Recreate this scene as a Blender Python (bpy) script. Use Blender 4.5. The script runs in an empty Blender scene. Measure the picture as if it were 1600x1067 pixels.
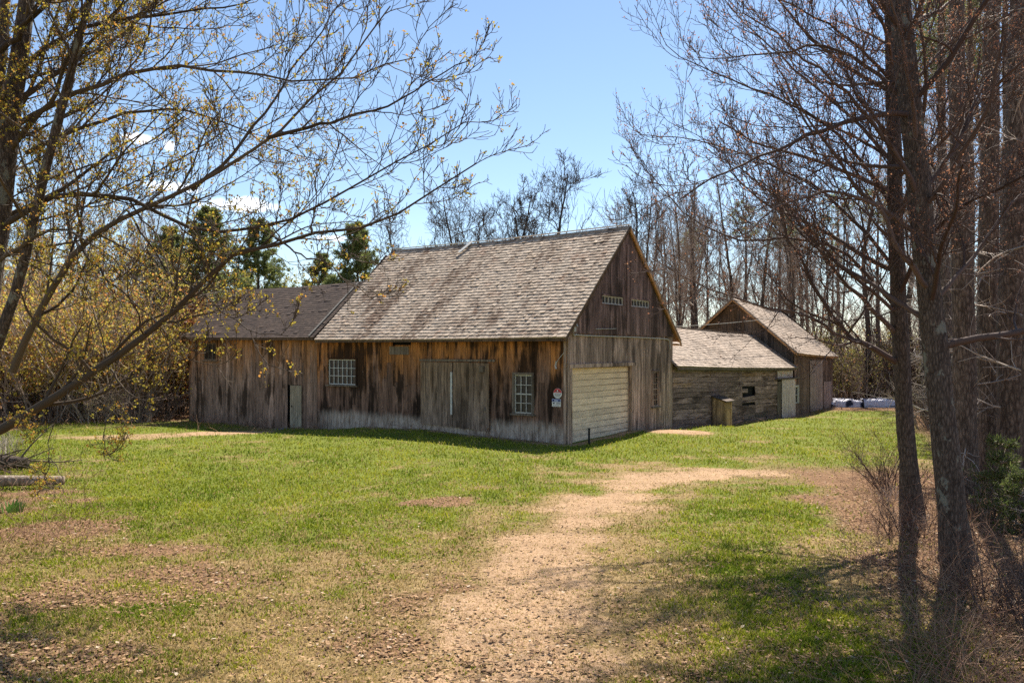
import bpy, math
import numpy as np
from mathutils import Vector, Matrix

# ---------------------------------------------------------------- camera, sky, sun, exposure
SC = bpy.context.scene
COL = SC.collection
F, Y0, CAMH = 1240.0, 550.0, 3.0            # focal length in photo pixels, horizon row, eye height
cam = bpy.data.cameras.new("camera")
cam.sensor_width = 36.0
cam.lens = F * 36.0 / 1600.0
cam.shift_y = (Y0 - 533.5) / 1600.0
cam.clip_end = 3000
cam_o = bpy.data.objects.new("camera", cam)
cam_o.location = (0, 0, CAMH)
cam_o.rotation_euler = (math.radians(90), 0, 0)
COL.objects.link(cam_o)
SC.camera = cam_o

SUN_EL = math.radians(56)
SUN_AZ = math.atan2(0.40, 0.917)             # from +Y towards +X
to_sun = Vector((math.sin(SUN_AZ) * math.cos(SUN_EL), math.cos(SUN_AZ) * math.cos(SUN_EL), math.sin(SUN_EL)))
sun = bpy.data.lights.new("sun", 'SUN')
sun.energy = 5.0
sun.angle = math.radians(0.53)
sun.color = (1.0, 0.93, 0.82)
sun_o = bpy.data.objects.new("sun", sun)
sun_o.rotation_euler = (-to_sun).to_track_quat('-Z', 'Y').to_euler()
sun_o.location = (20, 40, 60)
COL.objects.link(sun_o)

world = bpy.data.worlds.new("World")
SC.world = world
world.use_nodes = True
wn = world.node_tree
wn.nodes.clear()
w_out = wn.nodes.new('ShaderNodeOutputWorld')
w_bg = wn.nodes.new('ShaderNodeBackground')
w_sky = wn.nodes.new('ShaderNodeTexSky')
w_sky.sky_type = 'NISHITA'
w_sky.sun_disc = False
w_sky.sun_elevation = SUN_EL
w_sky.sun_rotation = SUN_AZ
w_sky.altitude = 0
w_sky.air_density = 1.0
w_sky.dust_density = 0.1
w_sky.ozone_density = 1.6
w_bg.inputs['Strength'].default_value = 0.077
# a few small fair-weather clouds, placed by sky direction
w_tc = wn.nodes.new('ShaderNodeTexCoord')
w_noise = wn.nodes.new('ShaderNodeTexNoise')
w_noise.inputs['Scale'].default_value = 34
w_noise.inputs['Detail'].default_value = 6
w_noise.inputs['Roughness'].default_value = 0.6
wn.links.new(w_tc.outputs['Generated'], w_noise.inputs['Vector'])
cloud_sum = None
for (cpx, cpy, sx, sy) in ((212, 216, 30, 13), (265, 228, 12, 11), (380, 322, 75, 17), (270, 292, 60, 15), (520, 372, 30, 7)):
    d = Vector(((cpx - 800) / F, 1, (Y0 - cpy) / F)).normalized()
    sub = wn.nodes.new('ShaderNodeVectorMath'); sub.operation = 'SUBTRACT'
    wn.links.new(w_tc.outputs['Generated'], sub.inputs[0]); sub.inputs[1].default_value = d
    mul = wn.nodes.new('ShaderNodeVectorMath'); mul.operation = 'MULTIPLY'
    wn.links.new(sub.outputs[0], mul.inputs[0]); mul.inputs[1].default_value = (F / sx, F / sx, F / sy)
    ln = wn.nodes.new('ShaderNodeVectorMath'); ln.operation = 'LENGTH'
    wn.links.new(mul.outputs[0], ln.inputs[0])
    mr = wn.nodes.new('ShaderNodeMapRange'); mr.inputs[1].default_value = 1.35; mr.inputs[2].default_value = 0.1
    mr.inputs[3].default_value = -0.42; mr.inputs[4].default_value = 0.42
    wn.links.new(ln.outputs['Value'], mr.inputs[0])
    ad = wn.nodes.new('ShaderNodeMath'); ad.operation = 'ADD'
    wn.links.new(mr.outputs[0], ad.inputs[0]); wn.links.new(w_noise.outputs[0], ad.inputs[1])
    mr2 = wn.nodes.new('ShaderNodeMapRange'); mr2.inputs[1].default_value = 0.5; mr2.inputs[2].default_value = 0.78
    mr2.clamp = True
    wn.links.new(ad.outputs[0], mr2.inputs[0])
    if cloud_sum is None:
        cloud_sum = mr2.outputs[0]
    else:
        mx = wn.nodes.new('ShaderNodeMath'); mx.operation = 'MAXIMUM'
        wn.links.new(cloud_sum, mx.inputs[0]); wn.links.new(mr2.outputs[0], mx.inputs[1])
        cloud_sum = mx.outputs[0]
w_mix = wn.nodes.new('ShaderNodeMix'); w_mix.data_type = 'RGBA'
wn.links.new(cloud_sum, w_mix.inputs[0])
wn.links.new(w_sky.outputs[0], w_mix.inputs[6])
w_mix.inputs[7].default_value = (11.5, 11.8, 12.3, 1)
wn.links.new(w_mix.outputs[2], w_bg.inputs['Color'])
wn.links.new(w_bg.outputs[0], w_out.inputs[0])

vs = SC.view_settings
vs.view_transform = 'Standard'
vs.look = 'None'
vs.exposure = 1.15
vs.gamma = 1.0
SC.cycles.max_bounces = 6
SC.cycles.diffuse_bounces = 4
SC.cycles.transparent_max_bounces = 6
SC.cycles.use_denoising = False
SC.cycles.sample_clamp_indirect = 6

# ---------------------------------------------------------------- small helpers
def rng_of(seed):
    return np.random.default_rng(seed)

_VT = rng_of(77).random((256, 256))
def vnoise(x, y, seed=0):
    x = np.asarray(x, float) + seed * 17.31
    y = np.asarray(y, float) + seed * 9.77
    xi, yi = np.floor(x).astype(int), np.floor(y).astype(int)
    fx, fy = x - xi, y - yi
    fx = fx * fx * (3 - 2 * fx); fy = fy * fy * (3 - 2 * fy)
    a = _VT[xi % 256, yi % 256]; b = _VT[(xi + 1) % 256, yi % 256]
    c = _VT[xi % 256, (yi + 1) % 256]; d = _VT[(xi + 1) % 256, (yi + 1) % 256]
    return (a * (1 - fx) + b * fx) * (1 - fy) + (c * (1 - fx) + d * fx) * fy
def fbm(x, y, seed=0, o=4):
    s = 0; a = 0.5; n = 0
    for k in range(o):
        s = s + a * vnoise(np.asarray(x) * 2 ** k, np.asarray(y) * 2 ** k, seed + k * 3); n += a; a *= 0.5
    return s / n
def sstep(e0, e1, x):
    t = np.clip((x - e0) / (e1 - e0), 0, 1)
    return t * t * (3 - 2 * t)

# building frame: x along the long front (left end negative), y from the front to the back
CX, CY = 1.79, 25.8
EX = np.array([.808, -.589]); EX /= np.linalg.norm(EX)
EY = np.array([-EX[1], EX[0]])
ROT = math.atan2(EX[1], EX[0])
def loc2w(x, y):
    return CX + x * EX[0] + y * EY[0], CY + x * EX[1] + y * EY[1]

# ground height from control points (world), read off the foot of the buildings
_ctrl = []
for (t, z) in ((0, 0), (-1.5, .03), (-3, .05), (-6.2, .15), (-8, .08), (-12, -.16), (-15.1, -.33), (-21.8, -.33), (-25, -.33)):
    X, Y = loc2w(t, 0); _ctrl.append((X, Y, z)); X, Y = loc2w(t, 6); _ctrl.append((X, Y, z))
for (s, z) in ((2, .04), (4.4, .10), (8, -.15), (14, -.40), (24.4, -.66), (33, -.58), (40, -.6)):
    X, Y = loc2w(0, s); _ctrl.append((X, Y, z)); X, Y = loc2w(-5, s); _ctrl.append((X, Y, z)); 
for (X, Y, z) in ((0, 8, 0), (-6, 8, 0), (6, 8, 0), (0, 14, 0), (-6, 14, -.02), (6, 13, 0), (0, 20, 0), (-9, 20, -.1), (10, 20, -.1),
                  (-16, 28, -.25), (-8, 27, -.12), (-24, 30, -.3), (-12, 14, -.05), (14, 26, -.25), (15, 38, -.5), (22, 50, -.6), (0, 0, 0), (0, -20, 0),
                  (-20, 0, 0), (20, 5, 0), (-30, 50, -.4), (0, 70, -.6), (40, 40, -.6), (60, 100, -.7), (-60, 100, -.5), (0, 200, -.7), (-80, 30, -.3)):
    _ctrl.append((X, Y, z))
_ctrl = np.array(_ctrl)
MOUND = loc2w(1.6, 5.2)
def gz(x, y):
    x = np.asarray(x, float); y = np.asarray(y, float)
    sh = x.shape
    xf, yf = x.ravel(), y.ravel()
    num = np.zeros(xf.shape); den = np.zeros(xf.shape)
    for (cx, cy, cz) in _ctrl:
        w = 1.0 / ((xf - cx) ** 2 + (yf - cy) ** 2 + 0.6) ** 1.6
        num += w * cz; den += w
    z = num / den
    z = z + 0.05 * (fbm(xf * .35, yf * .35, 5, 3) - .5)
    z = z + 0.10 * np.exp(-(((xf - MOUND[0]) / 1.5) ** 2 + ((yf - MOUND[1]) / 1.3) ** 2))
    return z.reshape(sh)
def gp(px, py):
    """world point of the ground seen at a photo pixel"""
    z = 0.0
    for _ in range(8):
        dep = (CAMH - z) * F / (py - Y0)
        X = (px - 800) / F * dep
        z = float(gz(X, dep))
    return X, dep, z
def at(px, py, dep):
    return ((px - 800) / F * dep, dep, CAMH - (py - Y0) / F * dep)

# ground zones
TRACK = [gp(*p)[:2] for p in ((770, 1250), (785, 1120), (805, 1000), (838, 900), (870, 840), (917, 798), (978, 766), (1048, 746), (1120, 739), (1190, 740))]
TRACK_W = [1.25, 1.3, 1.2, 1.05, .95, .9, 1.05, 1.35, 1.25, .7]
def track_dist(x, y):
    best = np.full(np.shape(x), 99.0)
    for i in range(len(TRACK) - 1):
        ax, ay = TRACK[i]; bx, by = TRACK[i + 1]
        dx, dy = bx - ax, by - ay; L2 = dx * dx + dy * dy
        t = np.clip(((x - ax) * dx + (y - ay) * dy) / L2, 0, 1)
        d = np.hypot(x - ax - t * dx, y - ay - t * dy) / (TRACK_W[i] * (1 - t) + TRACK_W[i + 1] * t)
        best = np.minimum(best, d)
    return best
def blob(x, y, px, py, rx, ry):
    cx, cy, _ = gp(px, py)
    return np.exp(-(((x - cx) / rx) ** 2 + ((y - cy) / ry) ** 2))
LEAFZ = ((60, 840, 2.6, 2.0), (-60, 790, 3.4, 3), (30, 930, 2.6, 1.3), (150, 1010, 2.2, 1.2), (690, 785, 1.9, 1.0), (640, 940, 1.3, 1.2), (330, 900, 1.8, 1.2),
         (560, 1010, 1.3, .9), (230, 860, 1.6, .8), (450, 980, 1.2, .8))
def zones(x, y):
    """dirt, litter, green weights 0..1 at world x, y"""
    n1 = fbm(x * .55, y * .55, 11, 4); n2 = fbm(x * 1.6, y * 1.6, 23, 4); n3 = fbm(x * .22, y * .22, 31, 3)
    td = track_dist(x, y) + (n2 - .5) * 1.8 + (n1 - .5) * .9
    dirt = .9 * (1 - sstep(.1, 1.5, td))
    dirt = np.maximum(dirt, sstep(.35, .65, np.exp(-(((x - MOUND[0]) / 1.5) ** 2 + ((y - MOUND[1]) / 1.2) ** 2)) + (n2 - .5) * .5))
    lx = (x - CX) * EX[0] + (y - CY) * EX[1]; ly = (x - CX) * EY[0] + (y - CY) * EY[1]
    near = np.where((lx < 0), -ly, lx)
    wall_d = np.where((lx > -22) & (lx < .3) & (ly < 0), -ly, np.where((ly > -.3) & (ly < 33) & (lx > 0), lx, 9))
    dirt = np.maximum(dirt, (1 - sstep(.25, .8, wall_d + (n2 - .5) * .7)) * .8)
    dirt = np.maximum(dirt, .85 * sstep(.4, .7, blob(x, y, 350, 676, 2.6, 1.6) + (n2 - .5) * .5))
    dirt = np.maximum(dirt, .6 * sstep(.35, .7, blob(x, y, 200, 682, 3.4, 1.3) + (n2 - .5) * .5))
    lit = np.zeros(np.shape(x))
    for z in LEAFZ:
        lit = np.maximum(lit, blob(x, y, *z))
    edge = 4.3 + .16 * (y - 7.4) + 1.6 * (n1 - .5)           # wood floor on the right
    right = sstep(-1.3, 1.3, x - edge + 2.6 * (n2 - .5)) * (1 - sstep(19, 24, y))
    edge2 = 12 + (y - 22) * .42
    right2 = sstep(-1, 1.5, x - np.maximum(edge2, edge)) * sstep(18, 22, y)
    woods = np.maximum(right, right2)
    woods = np.maximum(woods, sstep(46.5, 50, y + (n1 - .5) * 3) * (x > -4))
    woods = np.maximum(woods, sstep(0, 2, y - (37 - .0 * x) + (n1 - .5) * 2) * (x < -16))
    woods = np.maximum(woods, sstep(0, 2, -x - 20 + (n1 - .5) * 2) * (y < 37))
    front = sstep(17.5, 8.5, y + (n3 - .5) * 7)             # the lawn thins towards the camera
    lit = np.clip(sstep(.3, .95, lit * .8 + (n2 - .5) * 1.3 + (n1 - .5) * .5), 0, 1)
    lit = np.maximum(lit, front * sstep(.40, .66, n2 * .45 + n1 * .2 + fbm(x * 4.1, y * 4.1, 57, 3) * .35) * .62)
    lit = np.maximum(lit, woods * (.75 + .25 * n2))
    gbase = 1.0 - .36 * front
    gbase = np.maximum(gbase, .8 * blob(x, y, 1130, 860, 1.6, 5) + .6 * blob(x, y, 1250, 1000, 1.6, 2.2))
    n4 = fbm(x * 4.5, y * 4.5, 41, 3)
    gbase = gbase - .42 * (1 - sstep(.7, 2.6, track_dist(x, y) + (n2 - .5)))
    green = np.clip(gbase + (n2 - .5) * 1.0 + (n1 - .5) * 1.1 + (n4 - .5) * .9 + (fbm(x * .9 + 40, y * .9, 61, 3) - .5) * .7 - .12, 0, 1) * (1 - .93 * dirt) * (1 - .75 * lit)
    return dirt, lit, np.clip(green, 0, 1), woods

def link(me_or_none, name, parent=None):
    o = bpy.data.objects.new(name, me_or_none)
    COL.objects.link(o)
    if parent is not None:
        o.parent = parent
    return o
def tag(o, label=None, cat=None, group=None, kind=None):
    if label: o['label'] = label
    if cat: o['category'] = cat
    if group: o['group'] = group
    if kind: o['kind'] = kind
    return o
def empty(name, loc=(0, 0, 0), rz=0.0, scale=1.0):
    o = link(None, name)
    o.empty_display_size = .2
    o.location = loc; o.rotation_euler = (0, 0, rz); o.scale = (scale,) * 3
    return o
def np_mesh(name, V, quads=None, tris=None, mat=None, smooth=False, attr=None):
    """mesh from numpy arrays; attr is {name: (n,3) colours per vertex}"""
    me = bpy.data.meshes.new(name)
    V = np.asarray(V, np.float32).reshape(-1, 3)
    q = np.zeros((0, 4), np.int32) if quads is None else np.asarray(quads, np.int32).reshape(-1, 4)
    t = np.zeros((0, 3), np.int32) if tris is None else np.asarray(tris, np.int32).reshape(-1, 3)
    me.vertices.add(len(V)); me.vertices.foreach_set('co', V.ravel())
    me.loops.add(q.size + t.size)
    me.loops.foreach_set('vertex_index', np.concatenate([q.ravel(), t.ravel()]))
    me.polygons.add(len(q) + len(t))
    starts = np.concatenate([np.arange(len(q)) * 4, q.size + np.arange(len(t)) * 3]).astype(np.int32)
    me.polygons.foreach_set('loop_start', starts)
    me.polygons.foreach_set('use_smooth', np.full(len(q) + len(t), bool(smooth)))
    if attr:
        for k, c in attr.items():
            a = me.color_attributes.new(k, 'FLOAT_COLOR', 'POINT')
            c4 = np.ones((len(V), 4), np.float32); c4[:, :3] = c
            a.data.foreach_set('color', c4.ravel())
    me.update(calc_edges=True)
    if mat: me.materials.append(mat)
    return me

class MB:
    """collects boxes, bars and loose faces; build() links them as ONE mesh object"""
    def __init__(s): s.v = []; s.f = []
    def add(s, vs, fs):
        b = len(s.v); s.v += [tuple(p) for p in vs]; s.f += [tuple(i + b for i in f) for f in fs]
    def hexa(s, p):     # 0-3 bottom loop, 4-7 top loop
        s.add(p, [(3, 2, 1, 0), (4, 5, 6, 7), (0, 1, 5, 4), (1, 2, 6, 5), (2, 3, 7, 6), (3, 0, 4, 7)])
    def box(s, x0, x1, y0, y1, z0, z1):
        s.hexa([(x0, y0, z0), (x1, y0, z0), (x1, y1, z0), (x0, y1, z0), (x0, y0, z1), (x1, y0, z1), (x1, y1, z1), (x0, y1, z1)])
    def bar(s, a, b, w, h, up=(0, 0, 1)):
        a, b, up = Vector(a), Vector(b), Vector(up)
        t = (b - a).normalized(); u = t.cross(up).normalized(); v = u.cross(t)
        c = [(-w / 2, -h / 2), (w / 2, -h / 2), (w / 2, h / 2), (-w / 2, h / 2)]
        s.hexa([a + u * i + v * j for i, j in c] + [b + u * i + v * j for i, j in c])
    def tube(s, pts, r, n=6):
        pts = [Vector(p) for p in pts]; rs = r if isinstance(r, (list, tuple)) else [r] * len(pts)
        b = len(s.v)
        for i, p in enumerate(pts):
            t = (pts[min(i + 1, len(pts) - 1)] - pts[max(i - 1, 0)]).normalized()
            u = t.cross(Vector((.37, .21, .9))).normalized(); v = t.cross(u)
            for k in range(n):
                a = 2 * math.pi * k / n
                s.v.append(tuple(p + (u * math.cos(a) + v * math.sin(a)) * rs[i]))
        for i in range(len(pts) - 1):
            for k in range(n):
                k2 = (k + 1) % n
                s.f.append((b + i * n + k, b + i * n + k2, b + (i + 1) * n + k2, b + (i + 1) * n + k))
        s.f.append(tuple(b + k for k in range(n))[::-1]); e = b + (len(pts) - 1) * n
        s.f.append(tuple(e + k for k in range(n)))
    def mesh(s, name, mat, smooth=False):
        me = bpy.data.meshes.new(name); me.from_pydata(s.v, [], s.f); me.update()
        if mat: me.materials.append(mat)
        if smooth:
            for p in me.polygons: p.use_smooth = True
        return me
    def build(s, name, mat, parent=None, smooth=False):
        return link(s.mesh(name, mat, smooth), name, parent)

# ---------------------------------------------------------------- materials
class NT:
    def __init__(s, name):
        s.m = bpy.data.materials.new(name); s.m.use_nodes = True
        s.t = s.m.node_tree; s.t.nodes.clear()
        s.out = s.n('ShaderNodeOutputMaterial'); s.bsdf = s.n('ShaderNodeBsdfPrincipled')
        s.t.links.new(s.bsdf.outputs[0], s.out.inputs[0])
        s.bsdf.inputs['Specular IOR Level'].default_value = 0.25
    def n(s, t): return s.t.nodes.new(t)
    def set(s, sock, v):
        if isinstance(v, bpy.types.NodeSocket): s.t.links.new(v, sock)
        elif isinstance(v, (tuple, list)) and len(v) == 3 and sock.type == 'RGBA': sock.default_value = (*v, 1)
        else: sock.default_value = v
    def coord(s, k='Object'):
        return s.n('ShaderNodeTexCoord').outputs[k]
    def mapped(s, vec, scale):
        m = s.n('ShaderNodeMapping'); s.set(m.inputs[0], vec); m.inputs['Scale'].default_value = scale; return m.outputs[0]
    def noise(s, vec, scale=1, detail=4, rough=.55, dist=0):
        n = s.n('ShaderNodeTexNoise'); s.set(n.inputs['Vector'], vec)
        n.inputs['Scale'].default_value = scale; n.inputs['Detail'].default_value = detail
        n.inputs['Roughness'].default_value = rough; n.inputs['Distortion'].default_value = dist
        return n.outputs[0]
    def math(s, op, a, b=0.0):
        m = s.n('ShaderNodeMath'); m.operation = op; s.set(m.inputs[0], a); s.set(m.inputs[1], b); return m.outputs[0]
    def rmap(s, v, a, b, c=0.0, d=1.0):
        m = s.n('ShaderNodeMapRange'); s.set(m.inputs[0], v)
        for i, q in enumerate((a, b, c, d)): m.inputs[i + 1].default_value = q
        return m.outputs[0]
    def mix(s, f, a, b, mode='MIX'):
        m = s.n('ShaderNodeMix'); m.data_type = 'RGBA'; m.blend_type = mode
        s.set(m.inputs[0], f); s.set(m.inputs[6], a); s.set(m.inputs[7], b); return m.outputs[2]
    def sep(s, vec):
        m = s.n('ShaderNodeSeparateXYZ'); s.set(m.inputs[0], vec); return m.outputs
    def island(s):
        return s.n('ShaderNodeNewGeometry').outputs['Random Per Island']
    def objrand(s):
        return s.n('ShaderNodeObjectInfo').outputs['Random']
    def gray(s, v):
        c = s.n('ShaderNodeCombineColor')
        for i in range(3): s.set(c.inputs[i], v)
        return c.outputs[0]
    def bump(s, h, dist=.01, strength=.6):
        b = s.n('ShaderNodeBump'); b.inputs['Distance'].default_value = dist; b.inputs['Strength'].default_value = strength
        s.set(b.inputs['Height'], h); s.t.links.new(b.outputs[0], s.bsdf.inputs['Normal'])
    def done(s, col, rough=.85):
        s.set(s.bsdf.inputs['Base Color'], col); s.set(s.bsdf.inputs['Roughness'], rough); return s.m

def plain(name, col, rough=.8, var=.25, scale=6, metal=0):
    t = NT(name); c = t.coord()
    n = t.noise(c, scale, 5)
    k = t.rmap(n, .25, .75, 1 - var, 1 + var)
    t.bsdf.inputs['Metallic'].default_value = metal
    return t.done(t.mix(1.0, col, t.gray(k), 'MULTIPLY'), rough)

def wood(name, top, low, dark, z_lo, z_hi, horiz=False, band=None, stain=.5, var=.45, stain_lo=.50, moss=None):
    """weathered boards: per-board tone, grain streaks, black stains, sun-bleached lower part"""
    t = NT(name); c = t.coord(); x, y, z = t.sep(c)
    g = t.noise(t.mapped(c, (1.2, 1.2, 26) if horiz else (26, 26, 1.2)), 1, 6, .62)
    g2 = t.noise(t.mapped(c, (3.5, 3.5, 60) if horiz else (60, 60, 3.5)), 1, 3, .6)
    med = t.noise(t.mapped(c, (.8, .8, 7) if horiz else (4.2, 4.2, .55)), 1, 5, .6)
    big = t.noise(t.mapped(c, (.3, .3, 1.6) if horiz else (.55, .55, .55)), 1, 4, .55)
    blot = t.noise(t.mapped(c, (2.4, 2.4, 9) if horiz else (7, 7, 2.2)), 1, 5, .65)
    r = t.island()
    r2 = t.math('FRACT', t.math('MULTIPLY', r, 37.7))
    hz = t.math('ADD', z, t.math('MULTIPLY', t.math('SUBTRACT', med, .5), 2.6))
    hz = t.math('ADD', hz, t.math('MULTIPLY', t.math('SUBTRACT', r2, .5), 1.0))
    f = t.rmap(hz, z_lo, z_hi)
    col = t.mix(f, low, top)
    k = t.rmap(r, 0, 1, 1 - var, 1 + var)
    col = t.mix(1.0, col, t.gray(k), 'MULTIPLY')
    k2 = t.rmap(g, .30, .70, .30, 1.62)
    col = t.mix(1.0, col, t.gray(k2), 'MULTIPLY')
    k3 = t.rmap(g2, .3, .7, .62, 1.35)
    col = t.mix(1.0, col, t.gray(k3), 'MULTIPLY')
    st = t.math('ADD', t.math('MULTIPLY', med, .55), t.math('MULTIPLY', big, .45))
    st = t.math('ADD', st, t.math('MULTIPLY', t.math('SUBTRACT', r, .5), .14))
    st = t.math('ADD', st, t.math('MULTIPLY', t.math('SUBTRACT', g, .5), .22))
    sf = t.math('MULTIPLY', t.rmap(st, stain_lo, stain_lo + .09), stain)
    col = t.mix(sf, col, dark)
    bl = t.rmap(blot, .64, .70)
    col = t.mix(t.math('MULTIPLY', bl, .6), col, tuple(v * .35 for v in low))
    bl2 = t.rmap(blot, .33, .27)
    col = t.mix(t.math('MULTIPLY', bl2, .55), col, tuple(min(1, v * 1.7) for v in low))
    if moss:
        mf = t.math('MULTIPLY', t.rmap(t.math('ADD', z, t.math('MULTIPLY', t.math('SUBTRACT', big, .5), 2.0)), moss[1], moss[0]), t.rmap(blot, .42, .6))
        col = t.mix(t.math('MULTIPLY', mf, .6), col, (.10, .115, .075))
    if band:
        bz = t.math('ADD', z, t.math('MULTIPLY', t.math('SUBTRACT', g, .5), .55))
        bz = t.math('ADD', bz, t.math('MULTIPLY', t.math('SUBTRACT', big, .5), .5))
        bx = t.rmap(x, -12.6, -11.2)
        bf = t.math('MULTIPLY', t.math('MULTIPLY', t.rmap(bz, band[1], band[0]), bx), .95)
        bc = t.mix(t.rmap(blot, .4, .65), (.56, .46, .38), (.26, .195, .145))
        col = t.mix(bf, col, t.mix(1.0, bc, t.gray(t.rmap(g, .25, .75, .6, 1.3)), 'MULTIPLY'))
    t.bump(t.math('ADD', g, t.math('MULTIPLY', g2, .5)), .008, .7)
    t.bsdf.inputs['Specular IOR Level'].default_value = .15
    return t.done(col, .92)

M = {}
M['front'] = wood('front_boards', (.50, .205, .062), (.235, .138, .098), (.020, .012, .008), 1.7, 3.1, band=(.42, .70), stain=.94, stain_lo=.456)
M['left'] = wood('left_boards', (.40, .18, .06), (.33, .22, .165), (.026, .016, .010), 1.9, 3.7, stain=.9, stain_lo=.505)
M['gable'] = wood('gable_boards', (.33, .235, .188), (.42, .298, .225), (.04, .028, .022), .5, 4.5, stain=.8, stain_lo=.525)
M['upgable'] = wood('upper_gable_boards', (.22, .14, .122), (.25, .165, .14), (.03, .02, .016), .5, 4.5, stain=.85, stain_lo=.48)
M['wing'] = wood('wing_boards', (.38, .23, .13), (.31, .215, .188), (.045, .03, .025), 1.9, 2.6, horiz=True, stain=.85, var=.5, stain_lo=.52, moss=(-.6, -.1))
M['shed'] = wood('shed_boards', (.25, .155, .105), (.24, .165, .13), (.05, .033, .026), .2, 3.0, stain=.75, stain_lo=.50)
M['shedgable'] = wood('shed_gable_boards', (.17, .10, .055), (.11, .085, .07), (.03, .022, .017), 3.5, 5.5, stain=.7, stain_lo=.53)
M['slider'] = wood('sliding_door_boards', (.22, .145, .09), (.28, .20, .148), (.03, .02, .013), .9, 2.6, stain=.75, stain_lo=.53, var=.25)
M['cabinet'] = wood('cabinet_boards', (.46, .29, .155), (.46, .30, .18), (.10, .07, .045), 0, 2, stain=.5, var=.3)
M['trim'] = wood('weathered_trim', (.17, .13, .095), (.17, .14, .11), (.04, .03, .024), 1, 3, stain=.4)
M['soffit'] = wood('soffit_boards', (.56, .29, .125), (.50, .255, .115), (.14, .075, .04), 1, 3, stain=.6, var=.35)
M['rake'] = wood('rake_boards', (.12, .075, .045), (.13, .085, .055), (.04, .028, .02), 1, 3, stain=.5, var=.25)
M['greydoor'] = wood('grey_door_boards', (.64, .53, .48), (.66, .55, .50), (.3, .25, .22), 0, 2, stain=.25, var=.12)
M['dulldoor'] = wood('dull_door_boards', (.34, .285, .20), (.38, .33, .24), (.15, .12, .085), 0, 2, stain=.35, var=.15)
M['purpledoor'] = wood('faded_door_boards', (.40, .29, .25), (.37, .275, .24), (.2, .15, .13), 0, 2, stain=.3, var=.2)
M['whitewood'] = plain('faded_white_paint', (.55, .53, .49), .7, .25, 9)
M['sash'] = plain('sash_paint', (.50, .47, .41), .7, .3, 9)
M['dark'] = plain('painted_interior_shade', (.012, .010, .009), .95, .2)  # near-black colour standing in for the shade inside the buildings
M['metal'] = plain('galvanised_sheet', (.62, .62, .62), .35, .12, 3, .6)
M['black'] = plain('black_paint', (.012, .012, .013), .5, .2)
M['wire'] = plain('grey_cable', (.42, .40, .37), .6, .1)
M['pipe'] = plain('conduit_paint', (.20, .18, .17), .6, .2)
M['stone'] = plain('rough_stone', (.20, .18, .155), .95, .4, 4)
M['signwhite'] = plain('sign_white', (.68, .66, .63), .55, .08, 4)
M['signred'] = plain('sign_red', (.62, .05, .045), .5, .12, 4)
M['signblue'] = plain('sign_blue', (.16, .20, .46), .5, .12, 4)
M['signdark'] = plain('sign_ink', (.02, .02, .03), .6, .1, 4)

t = NT('old_glass'); c = t.coord()
t.bump(t.noise(c, 3.0, 2), .02, .35)
t.bsdf.inputs['Specular IOR Level'].default_value = .35
M['glass'] = t.done(t.mix(t.rmap(t.noise(c, 2.2, 4), .35, .65), (.014, .011, .010), (.045, .034, .028)), .3)

def shingle_mat(name, base, warm, dark, stain, moss=0.0):
    t = NT(name); c = t.coord()
    r = t.island(); r2 = t.math('FRACT', t.math('MULTIPLY', r, 53.3))
    big = t.noise(t.mapped(c, (.8, .28, .28)), 1, 6, .68)
    mid = t.noise(t.mapped(c, (1.6, .8, .8)), 1, 4, .6)
    fine = t.noise(t.mapped(c, (18, 18, 18)), 1, 4, .65)
    col = t.mix(t.rmap(mid, .45, .72), base, warm)
    col = t.mix(1.0, col, t.gray(t.rmap(r, 0, 1, .72, 1.25)), 'MULTIPLY')
    col = t.mix(1.0, col, t.gray(t.rmap(fine, .3, .7, .8, 1.2)), 'MULTIPLY')
    sf = t.math('MULTIPLY', t.rmap(t.math('ADD', big, t.math('MULTIPLY', t.math('SUBTRACT', r2, .5), .16)), .50, .66), stain)
    col = t.mix(sf, col, dark)
    if moss:
        mf = t.math('MULTIPLY', t.rmap(t.noise(t.mapped(c, (1.3, 1.3, 1.3)), 1, 6, .7), .56, .66), moss)
        col = t.mix(mf, col, (.20, .085, .04))
    t.bump(t.noise(t.mapped(c, (40, 12, 12)), 1, 3), .006, .5)
    t.bsdf.inputs['Specular IOR Level'].default_value = .3
    return t.done(col, .78)
M['roof_main'] = shingle_mat('cedar_shingles', (.42, .332, .252), (.35, .258, .182), (.14, .086, .054), .95, .5)
M['roof_wing'] = shingle_mat('pale_cedar_shingles', (.335, .262, .205), (.30, .228, .172), (.14, .10, .072), .8)
M['roof_left'] = shingle_mat('dark_asphalt_shingles', (.076, .050, .036), (.094, .062, .043), (.045, .029, .022), .6)

# garage door: aged cream paint over panels
t = NT('aged_cream_panels'); c = t.coord(); x, y, z = t.sep(c)
n = t.noise(t.mapped(c, (1.2, 1.2, 5)), 1, 6, .65); n2 = t.noise(t.mapped(c, (3, 3, 12)), 1, 5, .7)
col = t.mix(t.rmap(z, 2.3, .3), (.92, .68, .44), (.92, .70, .49))
col = t.mix(1.0, col, t.gray(t.rmap(t.island(), 0, 1, .86, 1.1)), 'MULTIPLY')
col = t.mix(1.0, col, t.gray(t.rmap(n, .3, .7, .78, 1.15)), 'MULTIPLY')
col = t.mix(t.math('MULTIPLY', t.rmap(t.math('ADD', n2, t.math('MULTIPLY', z, -.06)), .46, .62), .6), col, (.42, .36, .28))
M['garage'] = t.done(col, .7)

# tarp
t = NT('silver_tarp'); c = t.coord()
col = t.mix(t.rmap(t.noise(c, 1.3, 3), .40, .46), (.02, .022, .045), (.62, .61, .70))
t.bump(t.noise(c, 3, 4, .6, 1.2), .12, .8)
M['tarp'] = t.done(col, .35)

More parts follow.
